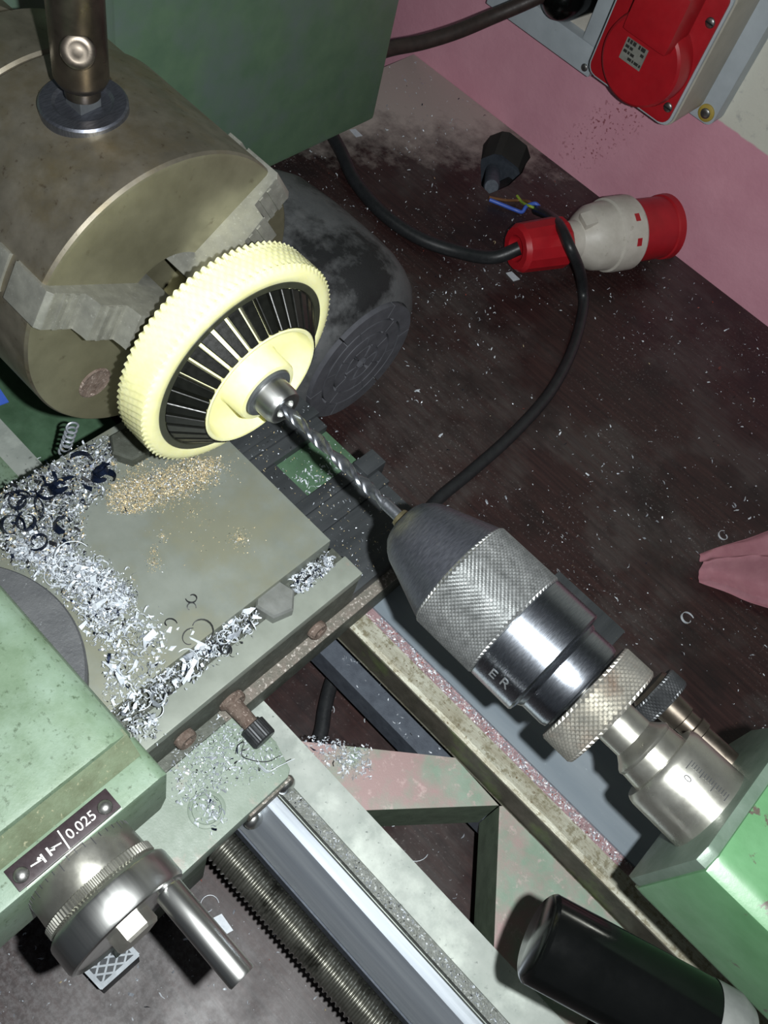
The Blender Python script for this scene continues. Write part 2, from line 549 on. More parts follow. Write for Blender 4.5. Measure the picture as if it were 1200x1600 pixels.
def text_mesh(body, size, mtx, depth=0.0002, bm=None):
    cu = bpy.data.curves.new('txt', 'FONT')
    cu.body = body
    cu.size = size
    cu.extrude = depth
    cu.align_x = 'CENTER'
    cu.align_y = 'CENTER'
    cu.resolution_u = 4
    ob = bpy.data.objects.new('txt', cu)
    C.objects.link(ob)
    dg = bpy.context.evaluated_depsgraph_get()
    me = bpy.data.meshes.new_from_object(ob.evaluated_get(dg))
    bm = bm or bmesh.new()
    tmp = bmesh.new()
    tmp.from_mesh(me)
    bmesh.ops.transform(tmp, matrix=mtx, verts=tmp.verts)
    t2 = bpy.data.meshes.new('t2')
    tmp.to_mesh(t2)
    tmp.free()
    bm.from_mesh(t2)
    bpy.data.objects.remove(ob)
    bpy.data.curves.remove(cu)
    bpy.data.meshes.remove(me)
    bpy.data.meshes.remove(t2)
    return bm


def dome(center, r, normal=(0, 0, 1), squash=0.6, seg=16):
    return rev([(-r * 0.2, r), (0, r)] + [(r * squash * math.sin(a), r * math.cos(a)) for a in (0.4, 0.8, 1.15)] + [(r * squash, 0)], seg, axis_m(center, normal))


def hexbolt(center, r, h, rot=0.0, normal=(0, 0, 1)):
    mtx = axis_m(center, normal, (math.cos(rot), math.sin(rot), 0))
    poly = [(r * math.cos(PI / 3 * i), r * math.sin(PI / 3 * i)) for i in range(6)]
    bm = bmesh.new()
    rings = []
    for hh, k in ((0, 1), (h * 0.82, 1), (h, 0.90)):
        rings.append([bm.verts.new(mtx @ Vector((p[0] * k, p[1] * k, hh))) for p in poly])
    for a, b in zip(rings, rings[1:]):
        for i in range(6):
            bm.faces.new((a[i], a[(i + 1) % 6], b[(i + 1) % 6], b[i]))
    bm.faces.new(rings[0][::-1])
    bm.faces.new(rings[-1])
    return bm


def rrect(x0, x1, y0, y1, r, n=5):
    out = []
    for cx, cy, a0 in ((x1 - r, y1 - r, 0), (x0 + r, y1 - r, PI / 2), (x0 + r, y0 + r, PI), (x1 - r, y0 + r, 1.5 * PI)):
        for i in range(n + 1):
            a = a0 + PI / 2 * i / n
            out.append((cx + r * math.cos(a), cy + r * math.sin(a)))
    return out


# ================================================================== setting
WALL_Y = 0.7855
bm = box(-1.6, 1.2, WALL_Y, WALL_Y + 0.1, -0.75, 1.4)
struct(finish('wall_back', bm, 'wall', smooth=0), 'wall painted pink below and white above')
bm = box(-1.6, 1.2, -1.2, WALL_Y + 0.1, -0.80, -0.75)
struct(finish('floor', bm, 'floor', smooth=0), 'dark workshop floor under the bench')

# workbench with the ragged cut-out near the wall
HOLE_PX = [(755, 226), (766, 212), (785, 205), (800, 205), (815, 212), (828, 225), (829, 246), (822, 256), (816, 270), (795, 290), (765, 303), (752, 290), (751, 255)]
hole = [at_z(u, v, 0.0) for u, v in HOLE_PX]
hole = [Vector((p.x, min(p.y, WALL_Y - 0.006), 0)) for p in hole]
bm = bmesh.new()
outer = [Vector(p) for p in ((-0.553, -0.45, 0), (0.75, -0.45, 0), (0.75, WALL_Y - 0.0005, 0), (-0.553, WALL_Y - 0.0005, 0))]
loops = []
for z in (0.0, -0.028):
    lo = [bm.verts.new(p + Vector((0, 0, z))) for p in outer]
    li = [bm.verts.new(p + Vector((0, 0, z))) for p in hole]
    es = []
    for lp in (lo, li):
        for i in range(len(lp)):
            es.append(bm.edges.new((lp[i], lp[(i + 1) % len(lp)])))
    bmesh.ops.triangle_fill(bm, use_beauty=True, use_dissolve=False, edges=es)
    loops.append((lo, li))
bm.normal_update()
for k in (0, 1):
    a, b = loops[0][k], loops[1][k]
    for i in range(len(a)):
        bm.faces.new((a[i], a[(i + 1) % len(a)], b[(i + 1) % len(b)], b[i]))
bm.normal_update()
bench = thing('workbench', 'dark brown wooden workbench strewn with metal chips', 'workbench', (0, 0, 0))
for f in bm.faces:
    if abs(f.normal.z) < 0.5 and all(-0.5 < v.co.x < 0 and v.co.y > 0.5 for v in f.verts):
        f.material_index = 1  # cut walls of the hole: dark colour stands in for the shade inside
finish('bench_top', bm, ['bench', 'floor'], bench, smooth=0)
finish('added_dark_board', box(-0.553, 0.75, WALL_Y - 0.010, WALL_Y - 0.001, -0.40, -0.0285), 'bed_dark', bench, 0)  # added board, hides the lit wall so the hole looks dark inside
finish('added_dark_shelf', box(-0.553, 0.75, 0.45, WALL_Y - 0.011, -0.33, -0.31), 'floor', bench, 0)  # added dark panel below the bench, also to darken the view into the hole
for x in (-0.50, 0.70):
    for y in (-0.40, 0.73):
        finish('leg', box(x - 0.03, x + 0.03, y - 0.03, y + 0.03, -0.75, -0.028), 'bed_dark', bench, smooth=0)

# ================================================================== lathe bed
BT = 0.105       # bed top
bed = thing('lathe_bed', 'long cast lathe bed with two steel ways and zigzag ribs', 'lathe bed', (0, 0.19, 0))
XL, XR = -0.54, 0.42
finish('front_flat', prism([(0.1266, BT), (0.1455, BT), (0.1455, 0.072), (0.138, 0.030), (0.120, 0.030), (0.120, 0.098), (0.1266, 0.098)], XL, XR, X_EXTR, None, 0.0), 'flat_way', bed, 0)
finish('chip_channel', prism([(0.1204, 0.1035), (0.1266, 0.1035), (0.1266, 0.095), (0.1204, 0.095)], XL, XR, X_EXTR), 'channel_grey', bed, 0,
       label='narrow dirty strip full of fine chips')
finish('front_way', prism([(0.1110, BT), (0.1174, BT), (0.1174, 0.070), (0.100, 0.070), (0.0985, 0.083), (0.1035, 0.094), (0.1066, 0.0985)], XL, XR, X_EXTR), 'way_steel', bed, 12,
       label='bright polished steel way')
finish('rack', prism([(0.0981, 0.079), (0.0992, 0.079), (0.0992, 0.069), (0.0981, 0.069)], XL, XR, X_EXTR), 'bed_dark', bed, 0)
finish('front_wall', box(XL, XR, 0.1002, 0.1195, 0.012, 0.070), 'bed_green', bed, 0)
finish('rear_bevel', prism([(0.2102, BT - 0.0015), (0.2125, BT), (0.2218, BT), (0.2227, BT - 0.004), (0.2227, 0.080), (0.2102, 0.080)], XL, XR, X_EXTR), ['worn_bevel'], bed, 0,
       label='worn painted edge of the rear way')
finish('rear_face', box(XL, XR, 0.2096, 0.2103, 0.0835, BT - 0.0020), 'bed_face', bed, 0)
finish('rear_channel', prism([(0.2227, BT - 0.002), (0.2286, BT - 0.002), (0.2286, 0.080), (0.2227, 0.080)], XL, XR, X_EXTR), 'pink_channel', bed, 0,
       label='groove full of pinkish dirt and chips')
finish('rear_way', prism([(0.2286, BT), (0.2840, BT), (0.2850, BT - 0.001), (0.2850, 0.075), (0.2286, 0.075)], XL, XR, X_EXTR), 'grey_way', bed, 0)
finish('rear_wall', box(XL, XR, 0.226, 0.278, 0.030, 0.080), 'bed_green', bed, 0)
finish('lower_flange', prism([(0.2085, 0.050), (0.2262, 0.050), (0.2262, 0.030), (0.2085, 0.030)], XL, XR, X_EXTR), 'bed_dark', bed, 0,
       label='dark grey lower flange below the rear way')
finish('rear_bracket', box(-0.040, 0.0128, 0.2852, 0.3350, 0.055, 0.1040, None, 0.001), 'dark_way', bed, 40, label='dark grey bracket behind the rear way')
# zigzag ribs
RZ0, RZ1 = 0.046, 0.0845


def rib(p):
    o = finish('rib', prism(p, RZ0, RZ1 - 0.0006), 'bed_green', bed, 30)
    finish('painted_top', prism(p, RZ1 - 0.0006, RZ1, None, None, 0.0002), 'rib_paint', o, 30, label='worn pink and green paint')
    return o


rib([(-0.0800, 0.1440), (-0.0285, 0.1440), (0.0262, 0.2072), (-0.0075, 0.2086)][::1])
rib([(0.0268, 0.2072), (0.0760, 0.1440), (0.1280, 0.1440), (0.1160, 0.2086), (0.0280, 0.2086)])
rib([(0.1750, 0.1440), (0.2200, 0.1440), (0.2700, 0.2086), (0.2250, 0.2086)])
rib([(-0.2300, 0.2098), (-0.1800, 0.1440), (-0.1300, 0.1440), (-0.1900, 0.2098)])
finish('bed_web', box(XL, -0.255, 0.1440, 0.2100, 0.040, 0.070), 'dark_green', bed, 0)
for x in (-0.45, 0.33):
    finish('foot', box(x - 0.04, x + 0.04, 0.100, 0.275, 0.0, 0.030), 'bed_green', bed, 0)

finish('green_apron_casting', box(-0.4165, -0.262, 0.086, 0.1300, 0.060, 0.1085, None, 0.002), 'mint_paint', bed, 40)

# leadscrew
ls = thing('leadscrew', 'dark oily threaded leadscrew in front of the bed', 'leadscrew', (0.10, 0.089, 0.06))
bm = bmesh.new()
r0, pitch, seg = 0.0092, 0.0030, 28
n = int((0.42 + 0.10) / pitch * 8)
rows = []
mtx = axis_m((0, 0.0885, 0.0705), (1, 0, 0))
for j in range(n + 1):
    x = -0.10 + j * pitch / 8
    row = []
    for i in range(seg):
        a = 2 * PI * i / seg
        ph = ((x / pitch) - i / seg) % 1.0
        d = abs(ph - 0.5) * 2
        rr = r0 - 0.0013 * max(0, min(1, (d - 0.25) / 0.4))
        row.append(bm.verts.new(mtx @ Vector((rr * math.cos(a), rr * math.sin(a), x))))
    rows.append(row)
for a, b in zip(rows, rows[1:]):
    for i in range(seg):
        bm.faces.new((a[i], a[(i + 1) % seg], b[(i + 1) % seg], b[i]))
finish('threaded_rod', bm, 'screw_thread', ls, 60)
finish('end_bearing', xrev([(0.421, 0.006), (0.421, 0.016), (0.44, 0.016), (0.44, 0.006)], 24, 0.0885, 0.0705), 'bed_green', ls)

# ================================================================== headstock and motor
hs = thing('headstock', 'dark green sheet metal headstock cover behind the lathe chuck', 'headstock', (-0.46, 0.3, 0.09))
HX = -0.419
finish('cover', box(-0.545, HX, 0.30, 0.5605, 0.09, 0.40, None, 0.004), 'head_paint', hs, 40)
finish('casting', box(-0.545, HX + 0.001, 0.085, 0.305, BT + 0.0005, 0.40, None, 0.005), 'head_paint', hs, 40)
finish('spindle_nose', xrev([(-0.42, 0.050), (-0.385, 0.050), (-0.380, 0.046), (-0.345, 0.046)], 48), 'chuck_steel', hs)

MY, MZ, MX = 0.362, 0.090, -0.236
mo = thing('electric_motor', 'dusty black electric motor with slotted end cap behind the gear', 'motor', (MX - 0.08, MY, 0))
mr = 0.071
finish('body', xrev([(-0.37, 0.045), (-0.368, mr * 0.9), (-0.355, mr * 0.97), (-0.325, mr), (-0.285, mr), (-0.270, mr * 0.985), (-0.258, mr * 0.945), (-0.249, mr * 0.885), (-0.243, mr * 0.80), (MX - 0.0035, mr * 0.715), (MX - 0.0030, mr * 0.69), (MX - 0.006, mr * 0.68), (MX - 0.006, 0.004)], 64, MY, MZ), 'motor_dust', mo, 60)
mm_ = axis_m((MX - 0.0055, MY, MZ), (1, 0, 0))
finish('cap_back', rev([(0, 0.0005), (0, mr * 0.675), (0.001, mr * 0.675), (0.001, 0.0005)], 48, mm_), 'void', mo)
for ra, rb in ((0.0050, 0.0142), (0.0158, 0.0250), (0.0266, 0.0358), (0.0374, mr * 0.675)):
    bm = bmesh.new()
    nseg = 6
    for s in range(nseg):
        a0 = 2 * PI * s / nseg + ra * 30 + 0.025 / (ra * 60)
        a1 = 2 * PI * (s + 1) / nseg + ra * 30 - 0.025 / (ra * 60)
        k = 10
        poly = [(rb * math.cos(a0 + (a1 - a0) * i / k), rb * math.sin(a0 + (a1 - a0) * i / k)) for i in range(k + 1)]
        poly += [(ra * math.cos(a1 - (a1 - a0) * i / k), ra * math.sin(a1 - (a1 - a0) * i / k)) for i in range(k + 1)]
        prism(poly, 0.001, 0.0055, mm_, bm)
    finish('grill_ring', bm, 'grill', mo, 30)
bm = bmesh.new()
for s in range(6):
    a = 2 * PI * s / 6 + 0.75
    d = Vector((math.cos(a), math.sin(a)))
    nn = Vector((-d.y, d.x))
    poly = [tuple(d * 0.004 + nn * 0.0035), tuple(d * 0.004 - nn * 0.0035), tuple(d * mr * 0.67 - nn * 0.0035), tuple(d * mr * 0.67 + nn * 0.0035)]
    prism(poly, 0.001, 0.0051, mm_, bm)
finish('grill_spokes', bm, 'grill', mo, 30)
finish('foot', box(-0.35, -0.26, MY - 0.05, MY + 0.05, 0, 0.03, None, 0.003), 'motor_dust', mo, 40)

# ================================================================== lathe chuck
FX = -0.2325
ch = thing('lathe_chuck', 'large worn steel three-jaw lathe chuck', 'chuck', (FX - 0.05, AX_Y, AX_Z - 0.071))
R = 0.071
finish('body', xrev([(-0.346, 0.030), (-0.346, 0.0672), (-0.3445, 0.0685), (-0.3160, 0.0685), (-0.3150, 0.0672), (-0.3125, 0.0672), (-0.3110, R - 0.0012), (-0.3095, R), (FX - 0.0020, R), (FX - 0.0005, R - 0.0008)], 128, cap=False), 'chuck_steel', ch, 25)
finish('face', xrev([(FX - 0.0006, R - 0.0008), (FX, R - 0.0022), (FX, 0.024), (FX - 0.020, 0.024), (FX - 0.020, 0.0)], 128, cap=False), 'chuck_face', ch, 25)


def jaw(ang):
    a = math.radians(ang)
    # local: x radial, y tangential, z axial
    u = Vector((0, math.cos(a), math.sin(a)))
    t = Vector((0, -math.sin(a), math.cos(a)))
    mt = Matrix((u, t, Vector((1, 0, 0)))).transposed().to_4x4()
    mt.translation = Vector((FX, AX_Y, AX_Z))
    prof = [(0.012, -0.010), (0.012, 0.031), (0.026, 0.031), (0.0265, 0.0215), (0.0395, 0.0215), (0.0400, 0.0135), (0.0540, 0.0135), (0.0545, 0.0050), (0.0700, 0.0050), (0.0722, 0.0030), (0.0722, -0.016), (0.0695, -0.016), (0.0695, -0.020), (0.0722, -0.020), (0.0722, -0.028), (0.060, -0.028), (0.060, -0.010)]
    # profile in (radial, axial); extrude tangentially
    mtx = mt @ Matrix(((1, 0, 0, 0), (0, 0, 1, 0), (0, 1, 0, 0), (0, 0, 0, 1)))
    return prism(prof, -0.0085, 0.0085, mtx, None, 0.0006)


for ang in (32, 152, 272):
    j = finish('jaw', jaw(ang), 'jaw_steel', ch, 30)
    # scroll-side grooves cut along the jaw: shallow dark ribs at the steps
    a = math.radians(ang)
    u = Vector((0, math.cos(a), math.sin(a)))
    t = Vector((0, -math.sin(a), math.cos(a)))
    for rr, hh in ((0.0440, 0.0135), (0.0490, 0.0135), (0.0590, 0.0050), (0.0640, 0.0050)):
        mt = Matrix((u, t, Vector((1, 0, 0)))).transposed().to_4x4()
        mt.translation = Vector((FX + hh, AX_Y, AX_Z)) + u * rr
        finish('jaw_tooth', prism([(-0.0012, -0.0082), (0.0012, -0.0082), (0.0012, 0.0082), (-0.0012, 0.0082)], -0.0002, 0.0010, mt, None, 0.0003), 'jaw_steel', j, 30)
# rusty socket screw in the face
P = at_x(148, 598, FX)
sc = finish('face_screw', rev([(-0.001, 0.0085), (0.0003, 0.0084), (0.0008, 0.0076), (0.0004, 0.0066), (0.0002, 0.0052), (0.0005, 0.0030), (0.0004, 0.0)], 28, axis_m((FX, P.y, P.z), (1, 0, 0)), cap=False), 'rust', ch, 40,
            label='rusty sunken screw in the chuck face')
# key socket ring
KP = Vector((-0.2768, 0.1851, 0.3278))
KN = Vector((0, -0.083, 0.9966)).normalized()
finish('key_socket', rev([(-0.006, 0.0172), (0.0014, 0.0172), (0.0022, 0.0164), (0.0022, 0.0118), (0.0010, 0.0106), (0.0007, 0.0085), (0.0007, 0.0)], 48, axis_m(KP, KN), cap=False), 'black_oxide', ch, 35,
       label='dark steel key socket ring')

ck = thing('chuck_key', 'steel T-handle key standing in the top socket of the chuck', 'chuck key', KP)
KD = Vector((-0.02, 0.005, 1)).normalized()
km = axis_m(KP, KD)
finish('tip', prism([(0.0048, 0.0048), (-0.0048, 0.0048), (-0.0048, -0.0048), (0.0048, -0.0048)], -0.0025, 0.012, km, None, 0.0006), 'dark_steel', ck)
finish('shaft', rev([(0.005, 0.0068), (0.0085, 0.0068), (0.0105, 0.0092), (0.013, 0.0104), (0.120, 0.0104), (0.122, 0.0095)], 40, km), 'key_steel', ck)
pc = KP + KD * 0.0255
dirc = (CAM_POS - pc).normalized()
dirc = Vector((dirc.x + 0.02, dirc.y - 0.05, 0)).normalized()
finish('cross_bar', rev([(-0.013, 0.0064), (0.0115, 0.0064), (0.0130, 0.0060), (0.0137, 0.0048), (0.0135, 0.0034), (0.0135, 0.0016), (0.0138, 0.0)], 28, axis_m(pc - KD * 0.001, dirc + Vector((0, 0, 0.45)))), 'key_steel', ck, 40)

# ================================================================== worm gear
gr = thing('plastic_gear', 'cream nylon helical gear with black slotted ring held in the chuck', 'gear', (-0.19, AX_Y, AX_Z))
TEETH = 92
NT_ = TEETH * 6
XB, XF = -0.1995, -0.1830
bm = bmesh.new()
mtx = axis_m((0, AX_Y, AX_Z), (1, 0, 0))


def gring(x, fn):
    return [bm.verts.new(mtx @ Vector((fn(i) * math.cos(2 * PI * i / NT_), fn(i) * math.sin(2 * PI * i / NT_), x))) for i in range(NT_)]


TP = (1.0, 1.0, 0.55, 0.0, 0.0, 0.55)


def tooth(x, i):
    tw = (x - XB) / (XF - XB) * math.radians(9.0)
    ph = (i / 6 + tw / (2 * PI) * TEETH) * 6 % 6
    k = int(ph)
    f = ph - k
    v = TP[k] * (1 - f) + TP[(k + 1) % 6] * f
    return 0.0518 + 0.0014 * v


rings = [gring(XB, lambda i: 0.040), gring(XB, lambda i: 0.0506)]
for k in range(7):
    x = XB + 0.0005 + (XF - XB - 0.0012) * k / 6
    rings.append(gring(x, lambda i, x=x: tooth(x, i)))
rings.append(gring(XF - 0.0006, lambda i: 0.0517 + 0.5 * (tooth(XF, i) - 0.0518)))
rings.append(gring(XF + 0.0002, lambda i: 0.0513))
rings.append(gring(-0.1822, lambda i: 0.0503))
rings.append(gring(-0.1818, lambda i: 0.0488))
rings.append(gring(-0.1818, lambda i: 0.0456))
rings.append(gring(-0.1820, lambda i: 0.0453))
rings.append(gring(-0.1850, lambda i: 0.0450))
for a, b in zip(rings, rings[1:]):
    for i in range(NT_):
        bm.faces.new((a[i], a[(i + 1) % NT_], b[(i + 1) % NT_], b[i]))
finish('toothed_rim', bm, 'nylon', gr, 50)
finish('core', xrev([(XB, 0.041), (-0.1860, 0.0452), (-0.1860, 0.0412), (-0.1722, 0.0298), (-0.1703, 0.0307), (-0.1699, 0.0302), (-0.1701, 0.0290), (-0.1750, 0.0276), (-0.1772, 0.0262), (-0.1784, 0.0235), (-0.1790, 0.0200), (-0.1788, 0.0162), (-0.1778, 0.0156), (-0.1672, 0.0153), (-0.1662, 0.0146), (-0.1660, 0.0125), (-0.1680, 0.0120), (-0.1990, 0.0120)], 96, cap=False), 'nylon', gr, 40)
finish('outer_band', xrev([(-0.1822, 0.0454), (-0.1818, 0.0450), (-0.1817, 0.0424), (-0.1822, 0.0420), (-0.1860, 0.0414)], 96, cap=False), 'black_ring', gr, 30, label='black plastic outer band')
# 36 black slats on the cone between (x -.1835, r .0424) and (x -.1705, r .0307)
p0, p1 = Vector((-0.1828, 0.0414)), Vector((-0.1707, 0.0306))
nn = Vector(((p1 - p0).y * -1, (p1 - p0).x)).normalized()     # outward normal in (x, r)
slat_me = None
for k in range(36):
    ang = 2 * PI * k / 36 + 0.05
    if slat_me is None:
        b = bmesh.new()
        vs = []
        for P_, hw in ((p0, math.radians(3.75)), (p1, math.radians(3.55))):
            for off_ in (-0.0030, 0.0009):
                Q = P_ + nn * off_
                vs.append([b.verts.new(Vector((Q.x + 0.19, Q.y * math.cos(s * hw), Q.y * math.sin(s * hw)))) for s in (-1, 1)])
        a0, a1, b0, b1 = vs
        for f in ((a1[0], a1[1], b1[1], b1[0]), (a0[0], b0[0], b0[1], a0[1]), (a0[0], a0[1], a1[1], a1[0]), (b0[0], b1[0], b1[1], b0[1]), (a0[0], a1[0], b1[0], b0[0]), (a0[1], b0[1], b1[1], a1[1])):
            b.faces.new(f)
        bmesh.ops.recalc_face_normals(b, faces=b.faces)
        bmesh.ops.bevel(b, geom=list(b.edges), offset=0.0003, segments=1, affect='EDGES')
        slat_me = bpy.data.meshes.new('slat')
        b.to_mesh(slat_me)
        b.free()
        slat_me.materials.append(M['black_slat'])
    s = bpy.data.objects.new('slat', slat_me)
    C.objects.link(s)
    s.parent = gr
    s.rotation_euler = (ang, 0, 0)
finish('bushing_flange', xrev([(-0.175, 0.0121), (-0.1655, 0.0121), (-0.1650, 0.0116), (-0.1650, 0.0090)], 64, cap=False), 'dark_steel', gr, 30, label='grey steel flange of the bushing')
finish('bushing', xrev([(-0.1655, 0.0096), (-0.1640, 0.0091), (-0.1575, 0.0089), (-0.1565, 0.0084), (-0.1553, 0.0080), (-0.1550, 0.0072), (-0.1552, 0.0046), (-0.1580, 0.0036), (-0.175, 0.0034)], 64, cap=False), 'bright_steel', gr, 30, label='shiny steel bushing in the gear hub')

# ================================================================== drill bit
db = thing('drill_bit', 'long steel twist drill entering the gear hub', 'drill bit', (-0.12, AX_Y, AX_Z))
bm = bmesh.new()
seg = 32
rows = []
xa, xb, xc = -0.168, -0.1000, -0.0945
npts = 150
for j in range(npts + 1):
    x = xa + (xc - xa) * j / npts
    fl = max(0.0, min(1.0, (xc - x) / (xc - xb)))
    tip = min(1.0, (x - xa) / 0.002 + 0.05)
    row = []
    for i in range(seg):
        a = 2 * PI * i / seg
        c = math.cos(a)
        rr = 0.0027 * (1 - fl * 0.60 * max(0.0, abs(c) - 0.25) ** 0.8)
        if 0.62 < abs(math.sin(a)) < 0.80 and c * math.sin(a) > 0:
            rr = 0.0027 * (1 - fl * 0.10)
        tw = x / 0.029 * 2 * PI
        row.append(bm.verts.new(mtx @ Vector((rr * tip * math.cos(a + tw), rr * tip * math.sin(a + tw), x))))
    rows.append(row)
for a, b in zip(rows, rows[1:]):
    for i in range(seg):
        bm.faces.new((a[i], a[(i + 1) % seg], b[(i + 1) % seg], b[i]))
bm.faces.new(rows[0])
finish('flutes', bm, 'drill_steel', db, 40)
finish('shank', xrev([(-0.0960, 0.00255), (-0.070, 0.00255)], 32), 'drill_steel', db)

# ================================================================== drill chuck
dc = thing('drill_chuck', 'keyless drill chuck with knurled sleeve and polished band', 'drill chuck', (-0.03, AX_Y, AX_Z - 0.025))
finish('nose', xrev([(-0.080, 0.0), (-0.0815, 0.0042), (-0.0835, 0.0062), (-0.0838, 0.0092), (-0.0830, 0.0108), (-0.0800, 0.0138), (-0.0770, 0.0157), (-0.0700, 0.0182), (-0.0540, 0.0241), (-0.0532, 0.0244)], 96), 'black_oxide', dc, 25, label='black conical nose')
finish('jaw_collar', xrev([(-0.0870, 0.0027), (-0.0870, 0.0038), (-0.0835, 0.0048), (-0.080, 0.0048)], 24), 'brass', dc)
finish('knurled_sleeve', knurl(-0.0532, -0.0232, 0.02475, n=148, rows=32, amp=0.00038), 'knurl_steel', dc, 0, label='diamond knurled grip sleeve')
finish('polished_band', xrev([(-0.0232, 0.0242), (-0.0228, 0.0247), (-0.0036, 0.0247), (-0.0028, 0.0240), (-0.0022, 0.0212), (-0.0010, 0.0206), (-0.0004, 0.0202), (0.0088, 0.0202), (0.0106, 0.0196), (0.0110, 0.0180), (0.0116, 0.0178)], 96), 'polished_steel', dc, 25)
finish('knurled_ring', knurl(0.0122, 0.0264, 0.0229, n=118, rows=13, amp=0.00042), 'knurl_worn', dc, 0, label='worn knurled rear ring')
finish('arbor', xrev([(0.0105, 0.010), (0.0268, 0.0100), (0.0270, 0.0088), (0.0368, 0.0088), (0.0392, 0.0108), (0.0405, 0.0122), (0.0415, 0.0128), (0.0425, 0.0126), (0.0428, 0.0124), (0.0500, 0.0130)], 64), 'quill_steel', dc, 25)


def on_cyl(r, ang, x, up_sign=1):
    """tangent frame on the drill-chuck cylinder: local x along world X, local y towards increasing z side"""
    n_ = Vector((0, math.cos(ang), math.sin(ang)))
    xx = Vector((1, 0, 0))
    yy = n_.cross(xx)
    mt = Matrix((xx, yy, n_)).transposed().to_4x4()
    mt.translation = Vector((x, AX_Y, AX_Z)) + n_ * r
    return mt


def cyl_angle(u, v, r):
    d = ray(u, v)
    a = d.y ** 2 + d.z ** 2
    oy, oz = CAM_POS.y - AX_Y, CAM_POS.z - AX_Z
    b = 2 * (d.y * oy + d.z * oz)
    c = oy * oy + oz * oz - r * r
    disc = max(0, b * b - 4 * a * c)
    t = (-b - math.sqrt(disc)) / 2 / a
    p = CAM_POS + d * t
    return math.atan2(p.z - AX_Z, p.y - AX_Y), p.x


a_, x_ = cyl_angle(770, 1053, 0.0247)
finish('letter', text_mesh('E', 0.0066, on_cyl(0.02468, a_, x_), 0.00012), 'letter', dc, 0, label='stamped letter E')
a_, x_ = cyl_angle(788, 1068, 0.0247)
finish('letter', text_mesh('R', 0.0066, on_cyl(0.02468, a_, x_), 0.00012), 'letter', dc, 0, label='stamped letter R')

# ================================================================== tailstock
ts = thing('tailstock', 'chipped green tailstock with graduated steel quill', 'tailstock', (0.2, AX_Y, BT))
TX = 0.0725
finish('quill', xrev([(0.0492, 0.0130), (0.0492, 0.0164), (0.0505, 0.0172), (0.0520, 0.0176), (TX + 0.004, 0.0179)], 96), 'quill_steel', ts, 25, label='steel quill with engraved scale')
# engraved scale on the quill, on its upper back side
a0, x0_ = cyl_angle(1093, 1205, 0.0178)
bm = bmesh.new()
for k in range(16):
    x = 0.0545 + k * 0.00108
    L = 0.0040 if k % 10 == 0 else (0.0032 if k % 5 == 0 else 0.0021)
    mt = on_cyl(0.01765 + 0.00012 * k / 8, a0, x)
    mt = mt @ Matrix.Translation((0, 0.0012 - L / 2, 0))
    prism([(-0.00013, -L / 2), (0.00013, -L / 2), (0.00013, L / 2), (-0.00013, L / 2)], -0.0001, 0.00025, mt, bm)
finish('graduation', bm, 'ink_black', ts, 0, label='engraved millimetre scale')
a1_, x1_ = cyl_angle(1075, 1217, 0.0176)
finish('numeral', text_mesh('0', 0.0042, on_cyl(0.0177, a1_, x1_) @ Matrix.Rotation(PI / 2, 4, 'Z'), 0.00015), 'ink_black', ts, 0, label='engraved zero')
# head: block around the quill. polygon in (y, z) extruded along x
head = [(0.1652, 0.2210), (0.1580, 0.2820), (0.1640, 0.2850), (0.2180, 0.2850), (0.2300, 0.2780), (0.2480, 0.2360), (0.2480, 0.2150), (0.1680, 0.2150)]
finish('head', prism(head, TX + 0.0040, 0.34, X_EXTR, None, 0.0018), 'tail_paint', ts, 40)
face = [(0.1660, 0.2220), (0.1592, 0.2810), (0.1645, 0.2840), (0.2175, 0.2840), (0.2290, 0.2772), (0.2465, 0.2356), (0.2465, 0.2160), (0.1690, 0.2160)]
finish('front_face', prism(face, TX, TX + 0.0045, X_EXTR, None, 0.0012), 'tail_face', ts, 40, label='bare machined front face')
finish('column', box(0.190, 0.33, 0.190, 0.240, 0.150, 0.218, None, 0.003), 'tail_paint', ts, 40)
finish('base', box(0.192, 0.34, 0.198, 0.284, BT + 0.0003, 0.152, None, 0.003), 'bed_face', ts, 40)
finish('foot', box(0.205, 0.34, 0.180, 0.1985, BT + 0.0003, 0.128, None, 0.002), 'mint_paint', ts, 40)
# clamp screw with knurled knob behind the quill
ky, kz = 0.2270, 0.2430
q = at_z(1030, 1090, 0.240)
ky, kz = q.y, 0.240
finish('clamp_knob', knurl(q.x - 0.0045, q.x + 0.0040, 0.0118, ky, kz, n=90, rows=8, amp=0.00025), 'knob_dark', ts, 0, label='dark knurled clamp knob')
finish('clamp_rod', xrev([(q.x - 0.006, 0.0085), (q.x - 0.0045, 0.0095), (q.x + 0.004, 0.0090), (q.x + 0.0045, 0.0066), (q.x + 0.012, 0.0062), (q.x + 0.0125, 0.0052), (q.x + 0.017, 0.0052), (q.x + 0.0175, 0.0062), (q.x + 0.021, 0.0060), (q.x + 0.0215, 0.0050), (TX + 0.02, 0.0050)], 36, ky, kz), 'key_steel', ts, 30)

# ================================================================== carriage (saddle + apron)
SX = -0.0967
sa = thing('lathe_saddle', 'grimy cast iron saddle with green apron straddling the lathe bed', 'saddle', (-0.17, 0.17, BT))
# lower saddle casting on the bed
finish('casting', box(-0.2600, SX, 0.060, 0.2780, BT + 0.0003, 0.1263, None, 0.001), 'dirty_iron', sa, 40)
finish('ledge_top', box(-0.1030, SX + 0.0002, 0.1180, 0.2780, 0.1255, 0.1266), 'ledge', sa, 0, label='pinkish dirty ledge along the saddle')
finish('side', box(-0.2450, -0.1026, 0.055, 0.2100, 0.1263, 0.1530, None, 0.001), 'dirty_iron', sa, 40)
